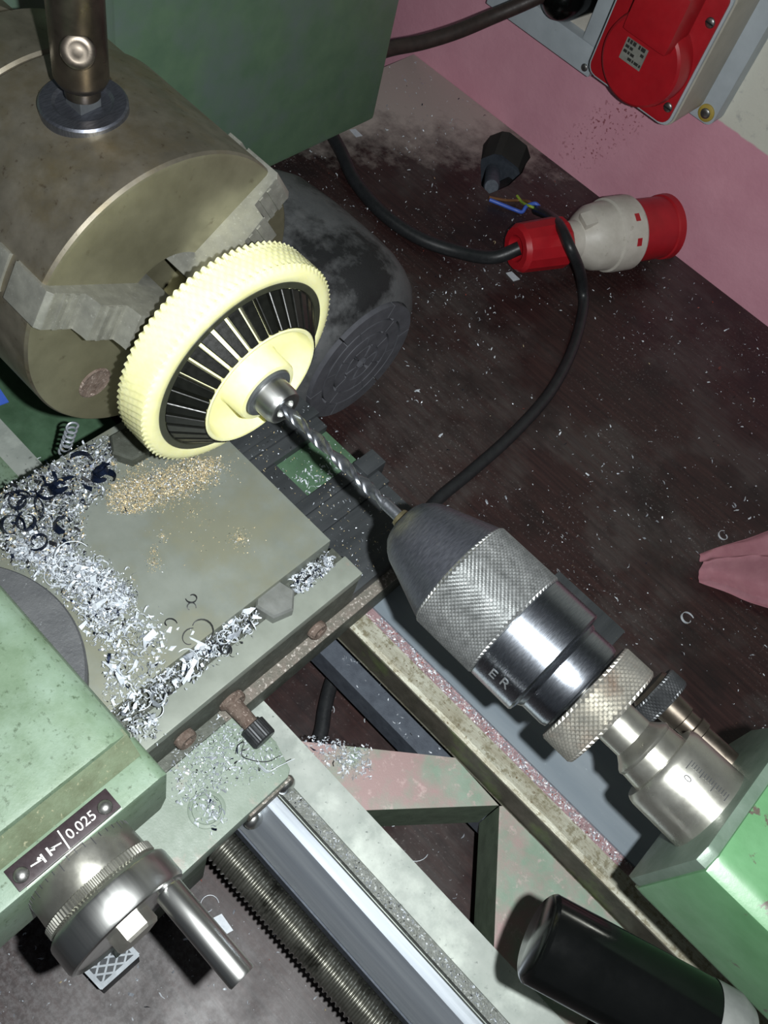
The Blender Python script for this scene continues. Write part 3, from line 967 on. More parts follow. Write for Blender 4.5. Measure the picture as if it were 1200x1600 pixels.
# rear cross ways, all running in y
for (x0, x1, z1, mname, y1) in ((-0.2600, -0.2040, 0.1400, 'dark_way', 0.2760), (-0.2040, -0.1985, 0.1415, 'dark_way', 0.2760), (-0.1985, -0.1895, 0.1395, 'dark_way', 0.2740),
                                (-0.1615, -0.1530, 0.1400, 'dark_way', 0.2780), (-0.1530, -0.1400, 0.1385, 'dark_way', 0.2765), (-0.1400, -0.1028, 0.1370, 'dark_way', 0.2745)):
    finish('cross_way', box(x0, x1, 0.2070, y1, 0.1260, z1, None, 0.0006), mname, sa, 40)
finish('green_recess', box(-0.1895, -0.1615, 0.2330, 0.2740, 0.1262, 0.1345, None, 0.0005), 'dark_green', sa, 40, label='green painted recess with white chips')
finish('recess_shelf', box(-0.1895, -0.1615, 0.2070, 0.2330, 0.1262, 0.1375, None, 0.0005), 'dark_way', sa, 40)
finish('stop_block', box(-0.1605, -0.1490, 0.2660, 0.2815, 0.1262, 0.1430, None, 0.0008), 'dark_way', sa, 40)
# gib screws, rusty, on the side
for (u, v) in ((366, 1101), (290, 1155), (496, 985)):
    p = at_x(u, v, -0.1005)
    finish('gib_screw', rev([(-0.004, 0.0052), (0.0022, 0.0054), (0.0035, 0.0046), (0.0030, 0.0024), (0.0018, 0.0020), (0.0018, 0.0)], 14, axis_m((-0.1016, p.y, max(p.z, 0.133)), (1, 0, 0.15)), cap=False), 'rust', sa, 50, label='rusty gib screw')
# apron: flat green plate with rounded corner in front of the bed
AZ = 0.125
ap = [(-0.2600, 0.1180), (-0.0740, 0.1290), (-0.0600, 0.1255), (-0.0566, 0.1205), (-0.0566, 0.0200), (-0.2600, 0.0200)]
ap = [(-0.2600, 0.1255), (-0.0950, 0.1300), (-0.0735, 0.1300), (-0.0590, 0.1262), (-0.0566, 0.1225), (-0.0566, 0.0200), (-0.2600, 0.0200)]
finish('apron', prism(ap, 0.1090, AZ, None, None, 0.0016), 'apron_paint', sa, 40, label='light green apron plate')
finish('apron_front', box(-0.2550, -0.0600, 0.0210, 0.0780, 0.030, 0.1095, None, 0.001), 'bed_green', sa, 40)
p = at_z(323, 1265, AZ)
fl = finish('filler_plug', rev([(-0.002, 0.0088), (0.0006, 0.0088), (0.0009, 0.0082), (0.0009, 0.0070), (0.0002, 0.0066), (0.0002, 0.0)], 32, axis_m(p, (0, 0, 1)), cap=False), 'apron_paint', sa, 40, label='round plug in the apron')
for (u, v) in ((452, 1232), (402, 1287)):
    p = at_x(u, v, -0.0535)
    finish('apron_screw', dome((-0.0560, p.y, min(p.z, 0.1215)), 0.0052, (1, 0, 0.25), 0.75), 'bright_steel', sa, 60, label='domed steel screw head')
finish('wiper', box(-0.0590, -0.0553, 0.098, 0.1245, 0.1095, 0.1205, None, 0.0008), 'ledge', sa, 40)
# knurled screw standing on the apron
kz0 = 0.1325
p = at_z(404, 1145, kz0)
q2 = at_z(366, 1103, kz0 + 0.001)
kd = (p - q2).normalized()
kmx = axis_m(p, kd)
finish('clamp_stem', rev([(-0.026, 0.0058), (-0.020, 0.0062), (-0.0185, 0.0044), (-0.004, 0.0040)], 16, kmx), 'rust', sa, 50, label='rusty clamp stem')
bm = bmesh.new()
rgs = []
for h, rr in ((-0.0050, 0.0050), (-0.0045, 0.0062), (0.0042, 0.0062), (0.0050, 0.0056)):
    rgs.append([bm.verts.new(kmx @ Vector(((rr + (0.00022 if i % 2 else 0)) * math.cos(2 * PI * i / 56), (rr + (0.00022 if i % 2 else 0)) * math.sin(2 * PI * i / 56), h))) for i in range(56)])
for a, b in zip(rgs, rgs[1:]):
    for i in range(56):
        bm.faces.new((a[i], a[(i + 1) % 56], b[(i + 1) % 56], b[i]))
bm.faces.new(rgs[0]); bm.faces.new(rgs[-1])
finish('clamp_cap', bm, 'knob_dark', sa, 20, label='black knurled screw cap')

# ================================================================== cross slide
cs = thing('cross_slide', 'flat grey iron cross slide plate covered with swarf', 'cross slide', (-0.18, 0.12, 0.153))
PZ = 0.170
finish('plate', box(-0.2432, -0.1236, -0.05, 0.2064, 0.1535, PZ, None, 0.0008), 'plate_iron', cs, 40)
finish('groove_floor', box(-0.1236, -0.1156, -0.05, 0.2100, 0.1535, 0.1580), 'dirty_iron', cs, 0)
finish('side_strip', box(-0.1156, -0.1025, -0.05, 0.2110, 0.1535, 0.160, None, 0.0008), 'strip_iron', cs, 40)
p = at_z(430, 935, 0.166)
finish('hex_bolt', hexbolt((p.x, p.y, 0.1595), 0.0105, 0.0075, 0.25), 'bolt_steel', cs, 20, label='large dark hex bolt head')
p = at_z(203, 692, 0.176)
finish('hex_bolt', hexbolt((p.x, p.y, PZ - 0.0005), 0.0105, 0.0075, 0.5), 'dirty_iron', cs, 20, label='grimy hex bolt head under the gear')

# ================================================================== top slide
tp = thing('top_slide', 'mint green top slide on a round dark swivel base with graduated hand dial', 'top slide', (-0.14, 0.02, PZ))
finish('swivel_base', rev([(0, 0.0555), (0.0105, 0.0555), (0.0120, 0.0545), (0.0120, 0.0)], 96, axis_m((-0.1735, 0.0300, PZ + 0.0002), (0, 0, 1))), 'swivel_iron', tp, 30, label='round dark iron swivel base')
BZ = 0.245
body = [(-0.0500, 0.1825), (0.0590, 0.1825), (0.0606, 0.2000), (0.0606, BZ - 0.006), (0.0575, BZ - 0.0015), (0.0520, BZ), (-0.0500, BZ + 0.002)]
finish('body', prism(body, -0.2700, -0.0905, X_EXTR, None, 0.0035), 'mint_paint', tp, 50)
br = [(-0.0300, 0.1900), (0.0595, 0.1900), (0.0620, 0.2000), (0.0620, 0.2330), (0.0590, 0.2350), (-0.0300, 0.2350)]
finish('bracket', prism(br, -0.0915, -0.0727, X_EXTR, None, 0.0015), 'mint_paint', tp, 40)
finish('grimy_fillet', prism([(-0.0935, 0.2425), (-0.0905, 0.2425), (-0.0836, 0.2352), (-0.0836, 0.2330), (-0.0935, 0.2330)], -0.0300, 0.0588, Y_EXTR), 'grime_green', tp, 40, label='grimy olive fillet between body and bracket')
# name plate on the bracket: text reads along +y
NZ = 0.2352
npl = finish('name_plate', prism([(-0.0823, 0.0034), (-0.0823, 0.0430), (-0.0738, 0.0430), (-0.0738, 0.0034)], NZ - 0.0004, NZ + 0.0009, None, None, 0.0003), 'name_plate', tp, 40, label='black name plate reading 0.025')
# local text frame: x -> +y, y -> -x
tm = Matrix(((0, -1, 0, 0), (1, 0, 0, 0), (0, 0, 1, 0), (0, 0, 0, 1)))


def np_at(u, v):
    q_ = at_z(u, v, NZ + 0.0009)
    t_ = tm.copy()
    t_.translation = Vector((q_.x, q_.y, NZ + 0.0009))
    return t_


finish('numerals', text_mesh('0.025', 0.0050, np_at(127, 1289), 0.00012), 'ink_white', npl, 0, label='white lettering 0.025')
bm = bmesh.new()


def bar(u0, v0, u1, v1, w):
    p_, q_ = at_z(u0, v0, NZ + 0.0009), at_z(u1, v1, NZ + 0.0009)
    d_ = (q_ - p_).normalized()
    s_ = Vector((-d_.y, d_.x, 0)) * (w / 2)
    prism([((p_ + s_).x, (p_ + s_).y), ((q_ + s_).x, (q_ + s_).y), ((q_ - s_).x, (q_ - s_).y), ((p_ - s_).x, (p_ - s_).y)][::-1], NZ + 0.0008, NZ + 0.00105, None, bm)


bar(90, 1298, 109, 1326, 0.0005)
bar(48, 1354, 66, 1343, 0.0005)
bar(63, 1335, 72, 1347, 0.0007)
bar(72, 1325, 81, 1337, 0.0007)
bar(78, 1327, 96, 1317, 0.0005)
bar(58, 1342, 66, 1342, 0.0010)
bar(78, 1328, 86, 1326, 0.0010)
bar(42, 1387, 190, 1263, 0.0003)
finish('dial_symbol', bm, 'ink_white', npl, 0, label='white arrow symbol and rules')
for (u, v) in ((164, 1261), (33, 1367)):
    p = at_z(u, v, NZ + 0.001)
    finish('rivet', dome((p.x, p.y, NZ + 0.0008), 0.0027, (0, 0, 1), 0.7), 'screw_steel', npl, 60, label='domed rivet')
DY, DZ = 0.0235, 0.215
finish('dial', xrev([(-0.0760, 0.0150), (-0.0748, 0.0196), (-0.0735, 0.0200), (-0.0630, 0.0204), (-0.0620, 0.0200)], 96, DY, DZ), 'quill_steel', tp, 25, label='steel dial with engraved graduations')
bm = bmesh.new()
for k in range(40):
    a = 2 * PI * k / 40
    L = 0.0036 if k % 4 == 0 else 0.0022
    n_ = Vector((0, math.cos(a), math.sin(a)))
    mt = Matrix((Vector((1, 0, 0)), n_.cross(Vector((1, 0, 0))), n_)).transposed().to_4x4()
    mt.translation = Vector((-0.0734 + L / 2, DY, DZ)) + n_ * 0.0200
    prism([(-L / 2, -0.00014), (L / 2, -0.00014), (L / 2, 0.00014), (-L / 2, 0.00014)], -0.0001, 0.00022, mt, bm)
finish('dial_marks', bm, 'ink_black', tp, 0)
bm = bmesh.new()
mtx2 = axis_m((0, DY, DZ), (1, 0, 0))
NK = 90
rgs = []
for x, rr in ((-0.0622, 0.0196), (-0.0618, 0.0210), (-0.0588, 0.0210), (-0.0584, 0.0196)):
    rgs.append([bm.verts.new(mtx2 @ Vector(((rr + (0.0005 if i % 4 < 2 else 0)) * math.cos(2 * PI * i / (NK * 4)), (rr + (0.0005 if i % 4 < 2 else 0)) * math.sin(2 * PI * i / (NK * 4)), x))) for i in range(NK * 4)])
for a, b in zip(rgs, rgs[1:]):
    for i in range(NK * 4):
        bm.faces.new((a[i], a[(i + 1) % (NK * 4)], b[(i + 1) % (NK * 4)], b[i]))
bm.faces.new(rgs[0]); bm.faces.new(rgs[-1])
finish('knurled_ring', bm, 'quill_steel', tp, 20)
finish('handwheel', xrev([(-0.0590, 0.0190), (-0.0572, 0.0222), (-0.0562, 0.0233), (-0.0552, 0.0236), (-0.0462, 0.0236), (-0.0450, 0.0230), (-0.0446, 0.0218), (-0.0455, 0.0205), (-0.0455, 0.0)], 96, DY, DZ), 'bright_steel', tp, 30, label='smooth steel handwheel')
finish('wheel_nut', hexbolt((-0.0456, DY, DZ), 0.0082, 0.0062, 0.3, (1, 0, 0)), 'knurl_worn', tp, 20)
p = at_z(265, 1393, 0.2265)
HYC, HZC = p.y, 0.2265
finish('crank_handle', xrev([(-0.0460, 0.0034), (-0.0440, 0.0034), (-0.0436, 0.0047), (-0.0428, 0.0051), (-0.0060, 0.0051), (-0.0052, 0.0048), (-0.0052, 0.0)], 40, HYC, HZC), 'bright_steel', tp, 30, label='straight steel crank handle')

# small lattice badge box below the wheel
lt = thing('lattice_block', 'small metal block with raised diamond lattice lying below the hand dial', 'metal block', (-0.06, 0.02, 0))
LZ = 0.030
c = [at_z(u, v, LZ) for u, v in ((158, 1545), (217, 1492), (178, 1440), (121, 1505))]
cen = sum(c, Vector()) / 4
finish('block', prism([(q_.x, q_.y) for q_ in c][::1], 0.0002, LZ - 0.0006, None, None, 0.0005), 'lattice_field', lt, 30)
bm = bmesh.new()
ex, ey = (c[1] - c[0]), (c[3] - c[0])


def lat_pt(s, t):
    return c[0] + ex * s + ey * t


def lat_bar(s0, t0, s1, t1, w, hgt=0.0002):
    p_, q_ = lat_pt(s0, t0), lat_pt(s1, t1)
    d_ = (q_ - p_).normalized()
    s_ = Vector((-d_.y, d_.x, 0)) * (w / 2)
    prism([((p_ - s_).x, (p_ - s_).y), ((q_ - s_).x, (q_ - s_).y), ((q_ + s_).x, (q_ + s_).y), ((p_ + s_).x, (p_ + s_).y)], LZ - 0.0008, LZ + hgt, None, bm)


for s0, t0, s1, t1 in ((0, 0.03, 1, 0.03), (1, 0.97, 0, 0.97), (0.03, 0, 0.03, 1), (0.97, 0, 0.97, 1)):
    lat_bar(s0, t0, s1, t1, 0.0024, 0.0004 if s0 == s1 else 0.0005)
for k in range(-3, 5):
    for sg in (1, -1):
        pts_ = []
        for s in (0.06, 0.94):
            pass
        # clip the diagonal t = sg*s + k/4 to the square
        ss = [0.06 + 0.88 * i / 60 for i in range(61)]
        ok = [s for s in ss if 0.06 <= (sg * s + k / 3.5 + (0 if sg > 0 else 0.5)) <= 0.94]
        if len(ok) > 4:
            f_ = lambda s: sg * s + k / 3.5 + (0 if sg > 0 else 0.5)
            lat_bar(ok[0], f_(ok[0]), ok[-1], f_(ok[-1]), 0.0010, 0.0001 if sg > 0 else 0.0002)
finish('lattice', bm, 'lattice', lt, 0)

# ================================================================== clamp lever with black grip, in front of the tailstock
gz = 0.237
ga, gb = at_z(838, 1462, gz), at_z(1138, 1624, gz)
gd = gb - ga
gl = gd.length
GR = 0.0158
gp = thing('clamp_lever', 'glossy black plastic lever grip in front of the green tailstock', 'lever', ga)
gmx = axis_m(ga, gd)
finish('grip', rev([(-0.0004, 0.0), (-0.0004, GR - 0.0022), (0.0005, GR - 0.0008), (0.0016, GR), (gl - 0.005, GR), (gl, GR - 0.0012)], 64, gmx), 'black_plastic', gp, 35)
finish('end_sleeve', rev([(gl - 0.011, GR + 0.0002), (gl - 0.002, GR + 0.0002), (gl + 0.003, GR - 0.002), (gl + 0.003, 0.0)], 64, gmx, cap=False), 'grip_worn', gp, 35, label='scuffed grey end')
finish('lever_rod', tube([gb - gd * 0.05, gb + gd * 0.25, Vector((gb.x + 0.030, 0.1600, gz)), Vector((gb.x + 0.034, 0.1645, gz))], 0.0050, 14), 'key_steel', gp, 50)

# ================================================================== plug, cables
PA, PB = Vector((-0.2740, 0.6100, 0.0345)), Vector((-0.2090, 0.7620, 0.0345))
pd = (PB - PA).normalized()
PLEN = (PB - PA).length
pl = thing('power_plug', 'red and white industrial power plug lying on the bench by the wall', 'plug', (PA.x, PA.y, 0))
pmx = axis_m(PA, pd)
finish('cable_nut', rev([(0.006, 0.009), (0.0, 0.012), (0.0, 0.0185), (0.004, 0.0215), (0.046, 0.0230), (0.048, 0.0215)], 14, pmx), 'cee_red', pl, 25, label='red cable nut')
finish('housing', rev([(0.044, 0.0165), (0.062, 0.0175), (0.070, 0.0240), (0.078, 0.0290), (0.088, 0.0305), (0.094, 0.0310), (0.095, 0.0330), (0.099, 0.0338), (0.118, 0.0338), (0.120, 0.0325)], 48, pmx), 'plug_white', pl, 30, label='off-white plug housing')
bm = prism([(-0.006, -0.007), (0.006, -0.007), (0.006, 0.007), (-0.006, 0.007)], 0, 0.007, axis_m(PA + pd * 0.068 + Vector((0, 0, 0.0195)), (0, -0.3, 1), pd), None, 0.0015)
finish('clamp_lug', bm, 'plug_white', pl, 30)
finish('sleeve', rev([(0.118, 0.0285), (0.158, 0.0280), (0.159, 0.0295), (PLEN, 0.0300), (PLEN + 0.0005, 0.0270), (0.125, 0.0255), (0.125, 0.0)], 48, pmx, cap=False), 'cee_red', pl, 30, label='round red contact sleeve')
for k in (-0.35, 0.30):
    n_ = (Vector((0, 0, 1)) * math.cos(k) + pd.cross(Vector((0, 0, 1))) * math.sin(k) * -1)
    n_ = Vector((-pd.y * 0.0, 0, 1)) if False else (Matrix.Rotation(k + 0.75, 3, pd) @ Vector((0, 0, 1)))
    finish('window', prism([(-0.0035, -0.0024), (0.0035, -0.0024), (0.0035, 0.0024), (-0.0035, 0.0024)], -0.001, 0.0003, axis_m(PA + pd * 0.109 + n_ * 0.0338, n_, n_.cross(pd))), 'cee_red', pl, 0)


def zpath(lst):
    return [at_z(u, v, z) for u, v, z in lst]


c1 = finish('power_cable', tube(zpath([(470, 150, 0.012), (505, 190, 0.008), (532, 235, 0.0065), (556, 285, 0.0065), (600, 335, 0.0065), (655, 372, 0.0065), (715, 393, 0.010), (770, 402, 0.022)]) + [PA + pd * 0.004], 0.0062, 12), 'rubber', None, 60)
tag(c1, 'thick black cable running from under the headstock into the red plug', 'cable')
c2 = finish('loose_cable', tube(zpath([(838, 328, 0.010), (856, 336, 0.030), (874, 352, 0.055), (890, 385, 0.062), (905, 420, 0.040), (911, 455, 0.014), (910, 490, 0.0062), (893, 550, 0.006), (858, 615, 0.006), (800, 680, 0.006), (735, 738, 0.006), (680, 785, 0.006), (620, 860, 0.006), (560, 960, 0.006), (522, 1055, 0.006), (508, 1105, 0.006), (500, 1150, 0.006), (470, 1230, 0.006)]), 0.0048, 12), 'rubber', None, 60)
tag(c2, 'black cable with stripped coloured ends looping over the plug', 'cable')
P3 = [at_y(560, 92, 0.56), at_y(610, 76, 0.60), at_y(660, 66, 0.63), at_y(715, 49, 0.66), at_y(770, 26, 0.69), at_y(830, 0, 0.715), at_y(880, -25, 0.73)]
c3 = finish('wall_cable', tube(P3, 0.0062, 12), 'brown_rubber', None, 60)
tag(c3, 'dark brown cable hanging from the wall box to the headstock', 'cable')
w = finish('blue_wire', tube(zpath([(765, 312, 0.004), (785, 320, 0.004), (805, 328, 0.003), (816, 331, 0.004), (823, 322, 0.010), (836, 318, 0.016), (843, 324, 0.014)]), 0.0019, 8), 'wire_blue', None, 60)
tag(w, 'thin blue wire end beside the hole in the bench', 'wire')
w = finish('brown_wire', tube(zpath([(764, 308, 0.005), (790, 313, 0.004), (812, 313, 0.004), (828, 316, 0.012), (840, 326, 0.012)]), 0.0014, 8), 'wire_brown', None, 60)
tag(w, 'thin brown wire end beside the hole in the bench', 'wire')
w = finish('green_wire', tube(zpath([(808, 306, 0.004), (816, 316, 0.006), (828, 322, 0.013), (840, 327, 0.012)]), 0.0014, 8), 'wire_green', None, 60)
tag(w, 'short yellow-green wire end beside the hole in the bench', 'wire')
# things in the hole
hc = sum(hole, Vector()) / len(hole)
t_ = finish('conduit_pipe', tube([(hc.x - 0.020, hc.y + 0.02, -0.20), (hc.x - 0.016, hc.y + 0.015, -0.05)], 0.004, 10, sub=1), 'bed_dark', None, 60)
tag(t_, 'thin grey pipe down inside the bench hole', 'pipe')
bm = bmesh.new()
ca, cb = at_z(768, 292, -0.004), at_z(770, 268, -0.045)
cdir = (cb - ca)
prof = []
for k in range(30):
    prof.append((cdir.length * k / 29, 0.0080 if k % 2 else 0.0068))
rev(prof, 20, axis_m(ca, cdir), bm)
t_ = finish('corrugated_sleeve', bm, 'bed_dark', None, 40)
tag(t_, 'grey corrugated sleeve at the rim of the bench hole', 'sleeve')
t_ = finish('junction_box', box(hc.x + 0.000, hc.x + 0.026, hc.y - 0.022, hc.y + 0.022, -0.085, -0.032, None, 0.004), 'rubber', None, 40)
tag(t_, 'dark junction box inside the bench hole', 'junction box')

# ================================================================== wall sockets
so = thing('red_socket', 'red industrial wall socket with hinged round lid on grey housing', 'socket', (-0.28, WALL_Y, 0.14))
finish('housing', prism(rrect(-0.3285, -0.2365, 0.1375, 0.2560, 0.010), 0.722, 0.768, Y_EXTR, None, 0.001), 'box_beige', so, 40)
finish('rim', prism(rrect(-0.3270, -0.2380, 0.1388, 0.2540, 0.009), 0.7185, 0.7235, Y_EXTR, None, 0.0010), 'box_grey', so, 40)
finish('back_plate', prism(rrect(-0.3360, -0.2205, 0.1330, 0.2700, 0.006), 0.768, WALL_Y - 0.0003, Y_EXTR, None, 0.003), 'box_grey', so, 40)
finish('cover_plate', prism(rrect(-0.3250, -0.2400, 0.1410, 0.2520, 0.008), 0.7165, 0.7200, Y_EXTR, None, 0.0008), 'cee_red', so, 40, label='square red cover plate')
lc = at_y(1000, 96, 0.700)
lid = finish('lid', rev([(0.0, 0.0370), (0.010, 0.0370), (0.0165, 0.0355), (0.0180, 0.0335), (0.0180, 0.0)], 56, axis_m((lc.x, 0.7168, lc.z), (0, -1, 0)), cap=False), 'cee_red', so, 35, label='round red hinged lid')
hb = box(lc.x - 0.0215, lc.x + 0.0215, 0.688, 0.7168, lc.z + 0.0190, lc.z + 0.0640, None, 0.005)
finish('hinge_block', hb, 'cee_red', so, 40)
lb = finish('rating_label', box(-0.0105 + lc.x - 0.007, 0.0105 + lc.x - 0.007, 0.6980, 0.6989, lc.z - 0.0060, lc.z + 0.0115), 'label_grey', lid, 0, label='small grey rating label')
bm = bmesh.new()
random.seed(3)
for r_ in range(4):
    z_ = lc.z + 0.0092 - r_ * 0.0040
    x_ = lc.x - 0.0162
    while x_ < lc.x + 0.0020:
        w_ = random.uniform(0.001, 0.004)
        if random.random() < 0.65:
            box(x_, min(x_ + w_, lc.x + 0.0028), 0.69775, 0.6981, z_ - 0.0010, z_ + (0.0012 if r_ else 0.0020), bm)
        x_ += w_ + 0.0008
finish('label_print', bm, 'label_ink', lid, 0, label='dark illegible print')
for (u, v) in ((1109, 36), (1043, 168), (940, 84)):
    q_ = at_y(u, v, 0.7160)
    if (u, v) == (940, 84):
        q_ = Vector((-0.3180, 0.716, 0.2450))
    s_ = finish('plate_screw', dome((q_.x, 0.7166, q_.z), 0.0042, (0, -1, 0), 0.4), 'screw_steel', so, 50)
    finish('slot', box(q_.x - 0.0034, q_.x + 0.0034, 0.7147, 0.7151, q_.z - 0.0005, q_.z + 0.0005), 'void', s_, 0)
q_ = at_y(1112, 172, 0.7780)
s_ = finish('yellow_washer', rev([(0, 0.0078), (0.003, 0.0074), (0.004, 0.0055), (0.004, 0.0)], 28, axis_m((q_.x, 0.7700, q_.z + 0.001), (0, -1, 0)), cap=False), 'yellow_ring', so, 40, label='yellow washer with steel screw')
s2 = finish('back_screw', dome((q_.x, 0.7664, q_.z + 0.001), 0.0048, (0, -1, 0), 0.4), 'screw_steel', s_, 50)
# neighbouring grey socket box, to the left
gx = thing('grey_socket', 'pale grey wall socket frame with black plug, left of the red socket', 'socket', (-0.40, WALL_Y, 0.115))
bm = bmesh.new()
FZ0 = 0.1140
for (x0, x1, z0, z1) in ((-0.4640, -0.3380, FZ0, FZ0 + 0.0260), (-0.3580, -0.3380, FZ0 + 0.026, 0.2400), (-0.4640, -0.4440, FZ0 + 0.026, 0.2400)):
    box(x0, x1, 0.752, WALL_Y - 0.0003, z0, z1, bm, 0.002)
finish('frame', bm, 'box_grey', gx, 40)
finish('insert', box(-0.4440, -0.3580, 0.764, WALL_Y - 0.0003, FZ0 + 0.026, 0.2400), 'plug_white', gx, 0)
finish('black_plug', rev([(0, 0.021), (0.030, 0.019), (0.040, 0.015), (0.046, 0.007)], 32, axis_m((at_y(885, -6, 0.74).x, 0.764, at_y(885, -6, 0.74).z), (0, -1, 0))), 'black_plastic', gx, 40, label='black plug in the grey socket')
finish('frame_screw', dome((-0.3450, 0.7518, FZ0 + 0.006), 0.0035, (0, -1, 0), 0.4), 'screw_steel', gx, 50)

# ================================================================== pink cloth
bm = bmesh.new()
nu, nv = 40, 26
cl0, cl1, cl2, cl3 = at_z(1090, 868, 0.006), at_z(1330, 790, 0.006), at_z(1360, 1010, 0.006), at_z(1092, 910, 0.006)
gridv = []
for j in range(nv + 1):
    row = []
    for i in range(nu + 1):
        s, t = i / nu, j / nv
        p = (cl0 * (1 - s) + cl1 * s) * (1 - t) + (cl3 * (1 - s) + cl2 * s) * t
        ridge = math.exp(-((t - 0.45 - 0.25 * s) / 0.10) ** 2) * (0.020 * min(1, s * 3 + 0.35))
        fold = 0.010 * math.exp(-((t - 0.12) / 0.16) ** 2) * (0.4 + s)
        p = p + Vector((0, 0, 0.004 + ridge + fold + 0.003 * mnoise.noise(Vector((s * 5, t * 4, 0))) - 0.004 * (t > 0.96 or t < 0.04 or s < 0.03)))
        if p.z < 0.0012:
            p.z = 0.0012
        row.append(bm.verts.new(p))
    gridv.append(row)
for j in range(nv):
    for i in range(nu):
        bm.faces.new((gridv[j][i], gridv[j][i + 1], gridv[j + 1][i + 1], gridv[j + 1][i]))
bmesh.ops.solidify(bm, geom=bm.faces[:], thickness=0.0012)
cl = finish('pink_cloth', bm, 'cloth_pink', None, 60)
tag(cl, 'crumpled pink cleaning cloth on the bench', 'cloth')

# ================================================================== swarf
CHIPS = ['chip_silver', 'chip_white', 'chip_gold', 'chip_blue', 'chip_dark', 'chip_red']


def in_poly(u, v, poly):
    c_ = False
    j = len(poly) - 1
    for i in range(len(poly)):
        (xi, yi), (xj, yj) = poly[i], poly[j]
        if (yi > v) != (yj > v) and u < (xj - xi) * (v - yi) / (yj - yi) + xi:
            c_ = not c_
        j = i
    return c_


class Heap:
    def __init__(s):
        s.v, s.f, s.mi = [], [], []

    def flake(s, p, size, mi, tilt=0.9):
        e = (random.gauss(0, tilt), random.gauss(0, tilt), random.uniform(0, 6.28))
        mt = (Matrix.Rotation(e[2], 3, 'Z') @ Matrix.Rotation(e[0], 3, 'X') @ Matrix.Rotation(e[1], 3, 'Y'))
        L, W = size * random.uniform(0.6, 1.6), size * random.uniform(0.2, 0.6)
        b = len(s.v)
        if random.random() < 0.35:           # short curl
            n, r, tot = 5, size * random.uniform(0.35, 0.8), random.uniform(1.5, 5.0)
            W *= random.uniform(0.5, 0.9)
            loc = []
            for i in range(n + 1):
                a = tot * i / n
                w = W * (0.3 + 0.7 * math.sin(PI * (i + 0.6) / (n + 1.2)))
                loc += [(r * math.cos(a), -w / 2 + W * 0.3 * i / n, r * math.sin(a)), (r * math.cos(a), w / 2 + W * 0.3 * i / n, r * math.sin(a))]
        else:
            n = 2
            h = size * random.uniform(0.1, 0.45)
            jt = lambda: random.uniform(-0.22, 0.22) * size
            loc = [(-L / 2 + jt(), -W / 2 + jt() * 0.5, 0), (-L / 2 + jt(), W / 2 + jt() * 0.5, 0), (jt(), -W / 2, h), (jt(), W / 2, h), (L / 2 + jt(), -W / 3 + jt() * 0.5, 0), (L / 2 + jt(), W / 4 + jt() * 0.5, 0)]
        pts = [mt @ Vector(q) for q in loc]
        low = min(q.z for q in pts)
        for q in pts:
            s.v.append((p.x + q.x, p.y + q.y, p.z + q.z - low + 0.0001))
        for i in range(n):
            s.f.append((b + 2 * i, b + 2 * i + 2, b + 2 * i + 3, b + 2 * i + 1))
            s.mi.append(mi)

    def build(s, name, label, cat):
        me = bpy.data.meshes.new(name)
        me.from_pydata(s.v, [], s.f)
        for k in CHIPS:
            me.materials.append(M[k])
        me.polygons.foreach_set('material_index', s.mi)
        me.update()
        o = bpy.data.objects.new(name, me)
        C.objects.link(o)
        tag(o, label, cat, None, 'stuff')
        return o


def pick(weights):
    r = random.random() * sum(weights)
    for i, w in enumerate(weights):
        r -= w
        if r <= 0:
            return i
    return 0


def fill(heap, poly, z, n, size, weights, pile=0.0, soft=6):
    us = [p[0] for p in poly]
    vs = [p[1] for p in poly]
    k = 0
    tries = 0
    while k < n and tries < n * 20:
        tries += 1
        u, v = random.uniform(min(us), max(us)), random.uniform(min(vs), max(vs))
        if in_poly(u + random.gauss(0, soft), v + random.gauss(0, soft), poly):
            heap.flake(at_z(u, v, z) + Vector((0, 0, random.random() * pile)), size * random.lognormvariate(0, 0.35), pick(weights))
            k += 1


random.seed(21)
hp = Heap()   # gold brass-like dust
fill(hp, [(165, 782), (185, 755), (240, 742), (320, 715), (345, 722), (335, 748), (290, 770), (235, 790), (200, 805)], PZ, 8000, 0.00062, (1.5, 1.5, 9, 0, 0.5, 0), 0.0007, 9)
for (u, v, r_, n_) in ((240, 880, 17, 150), (240, 862, 9, 60), (255, 838, 12, 80), (374, 842, 20, 210), (300, 800, 80, 160), (215, 722, 28, 300), (350, 730, 30, 120)):
    for k in range(n_):
        a, d = random.uniform(0, 6.28), abs(random.gauss(0, r_ * 0.55))
        hp.flake(at_z(u + d * math.cos(a), v + d * math.sin(a), PZ), 0.0006, pick((1, 1, 8, 0, 1, 0)))
hp.build('brass_swarf', 'fine golden turnings heaped on the plate under the gear', 'swarf')
hp = Heap()
fill(hp, [(0, 775), (170, 683), (182, 735), (160, 775), (128, 800), (125, 850), (60, 885), (0, 870)], PZ, 6000, 0.0010, (7, 3, 1.2, 1.2, 2.2, 0), 0.0024)
fill(hp, [(0, 775), (170, 683), (182, 735), (160, 775), (128, 800), (125, 850), (60, 885), (0, 870)], PZ, 300, 0.0022, (3, 3, 0.3, 3, 2, 0), 0.004)
hp.build('grey_swarf', 'mixed grey metal swarf heaped at the left edge of the plate', 'swarf')
hp = Heap()
fill(hp, [(0, 850), (90, 850), (125, 870), (180, 905), (215, 930), (205, 950), (165, 985), (158, 1010), (130, 955), (90, 915), (40, 882)], PZ, 4600, 0.0011, (5, 8, 0.3, 0.5, 0.8, 0), 0.0026, 10)
fill(hp, [(0, 850), (90, 850), (125, 870), (180, 905), (215, 930), (205, 950), (165, 985), (158, 1010), (130, 955), (90, 915), (40, 882)], PZ, 420, 0.0022, (2, 7, 0, 0.5, 0.5, 0), 0.004, 8)
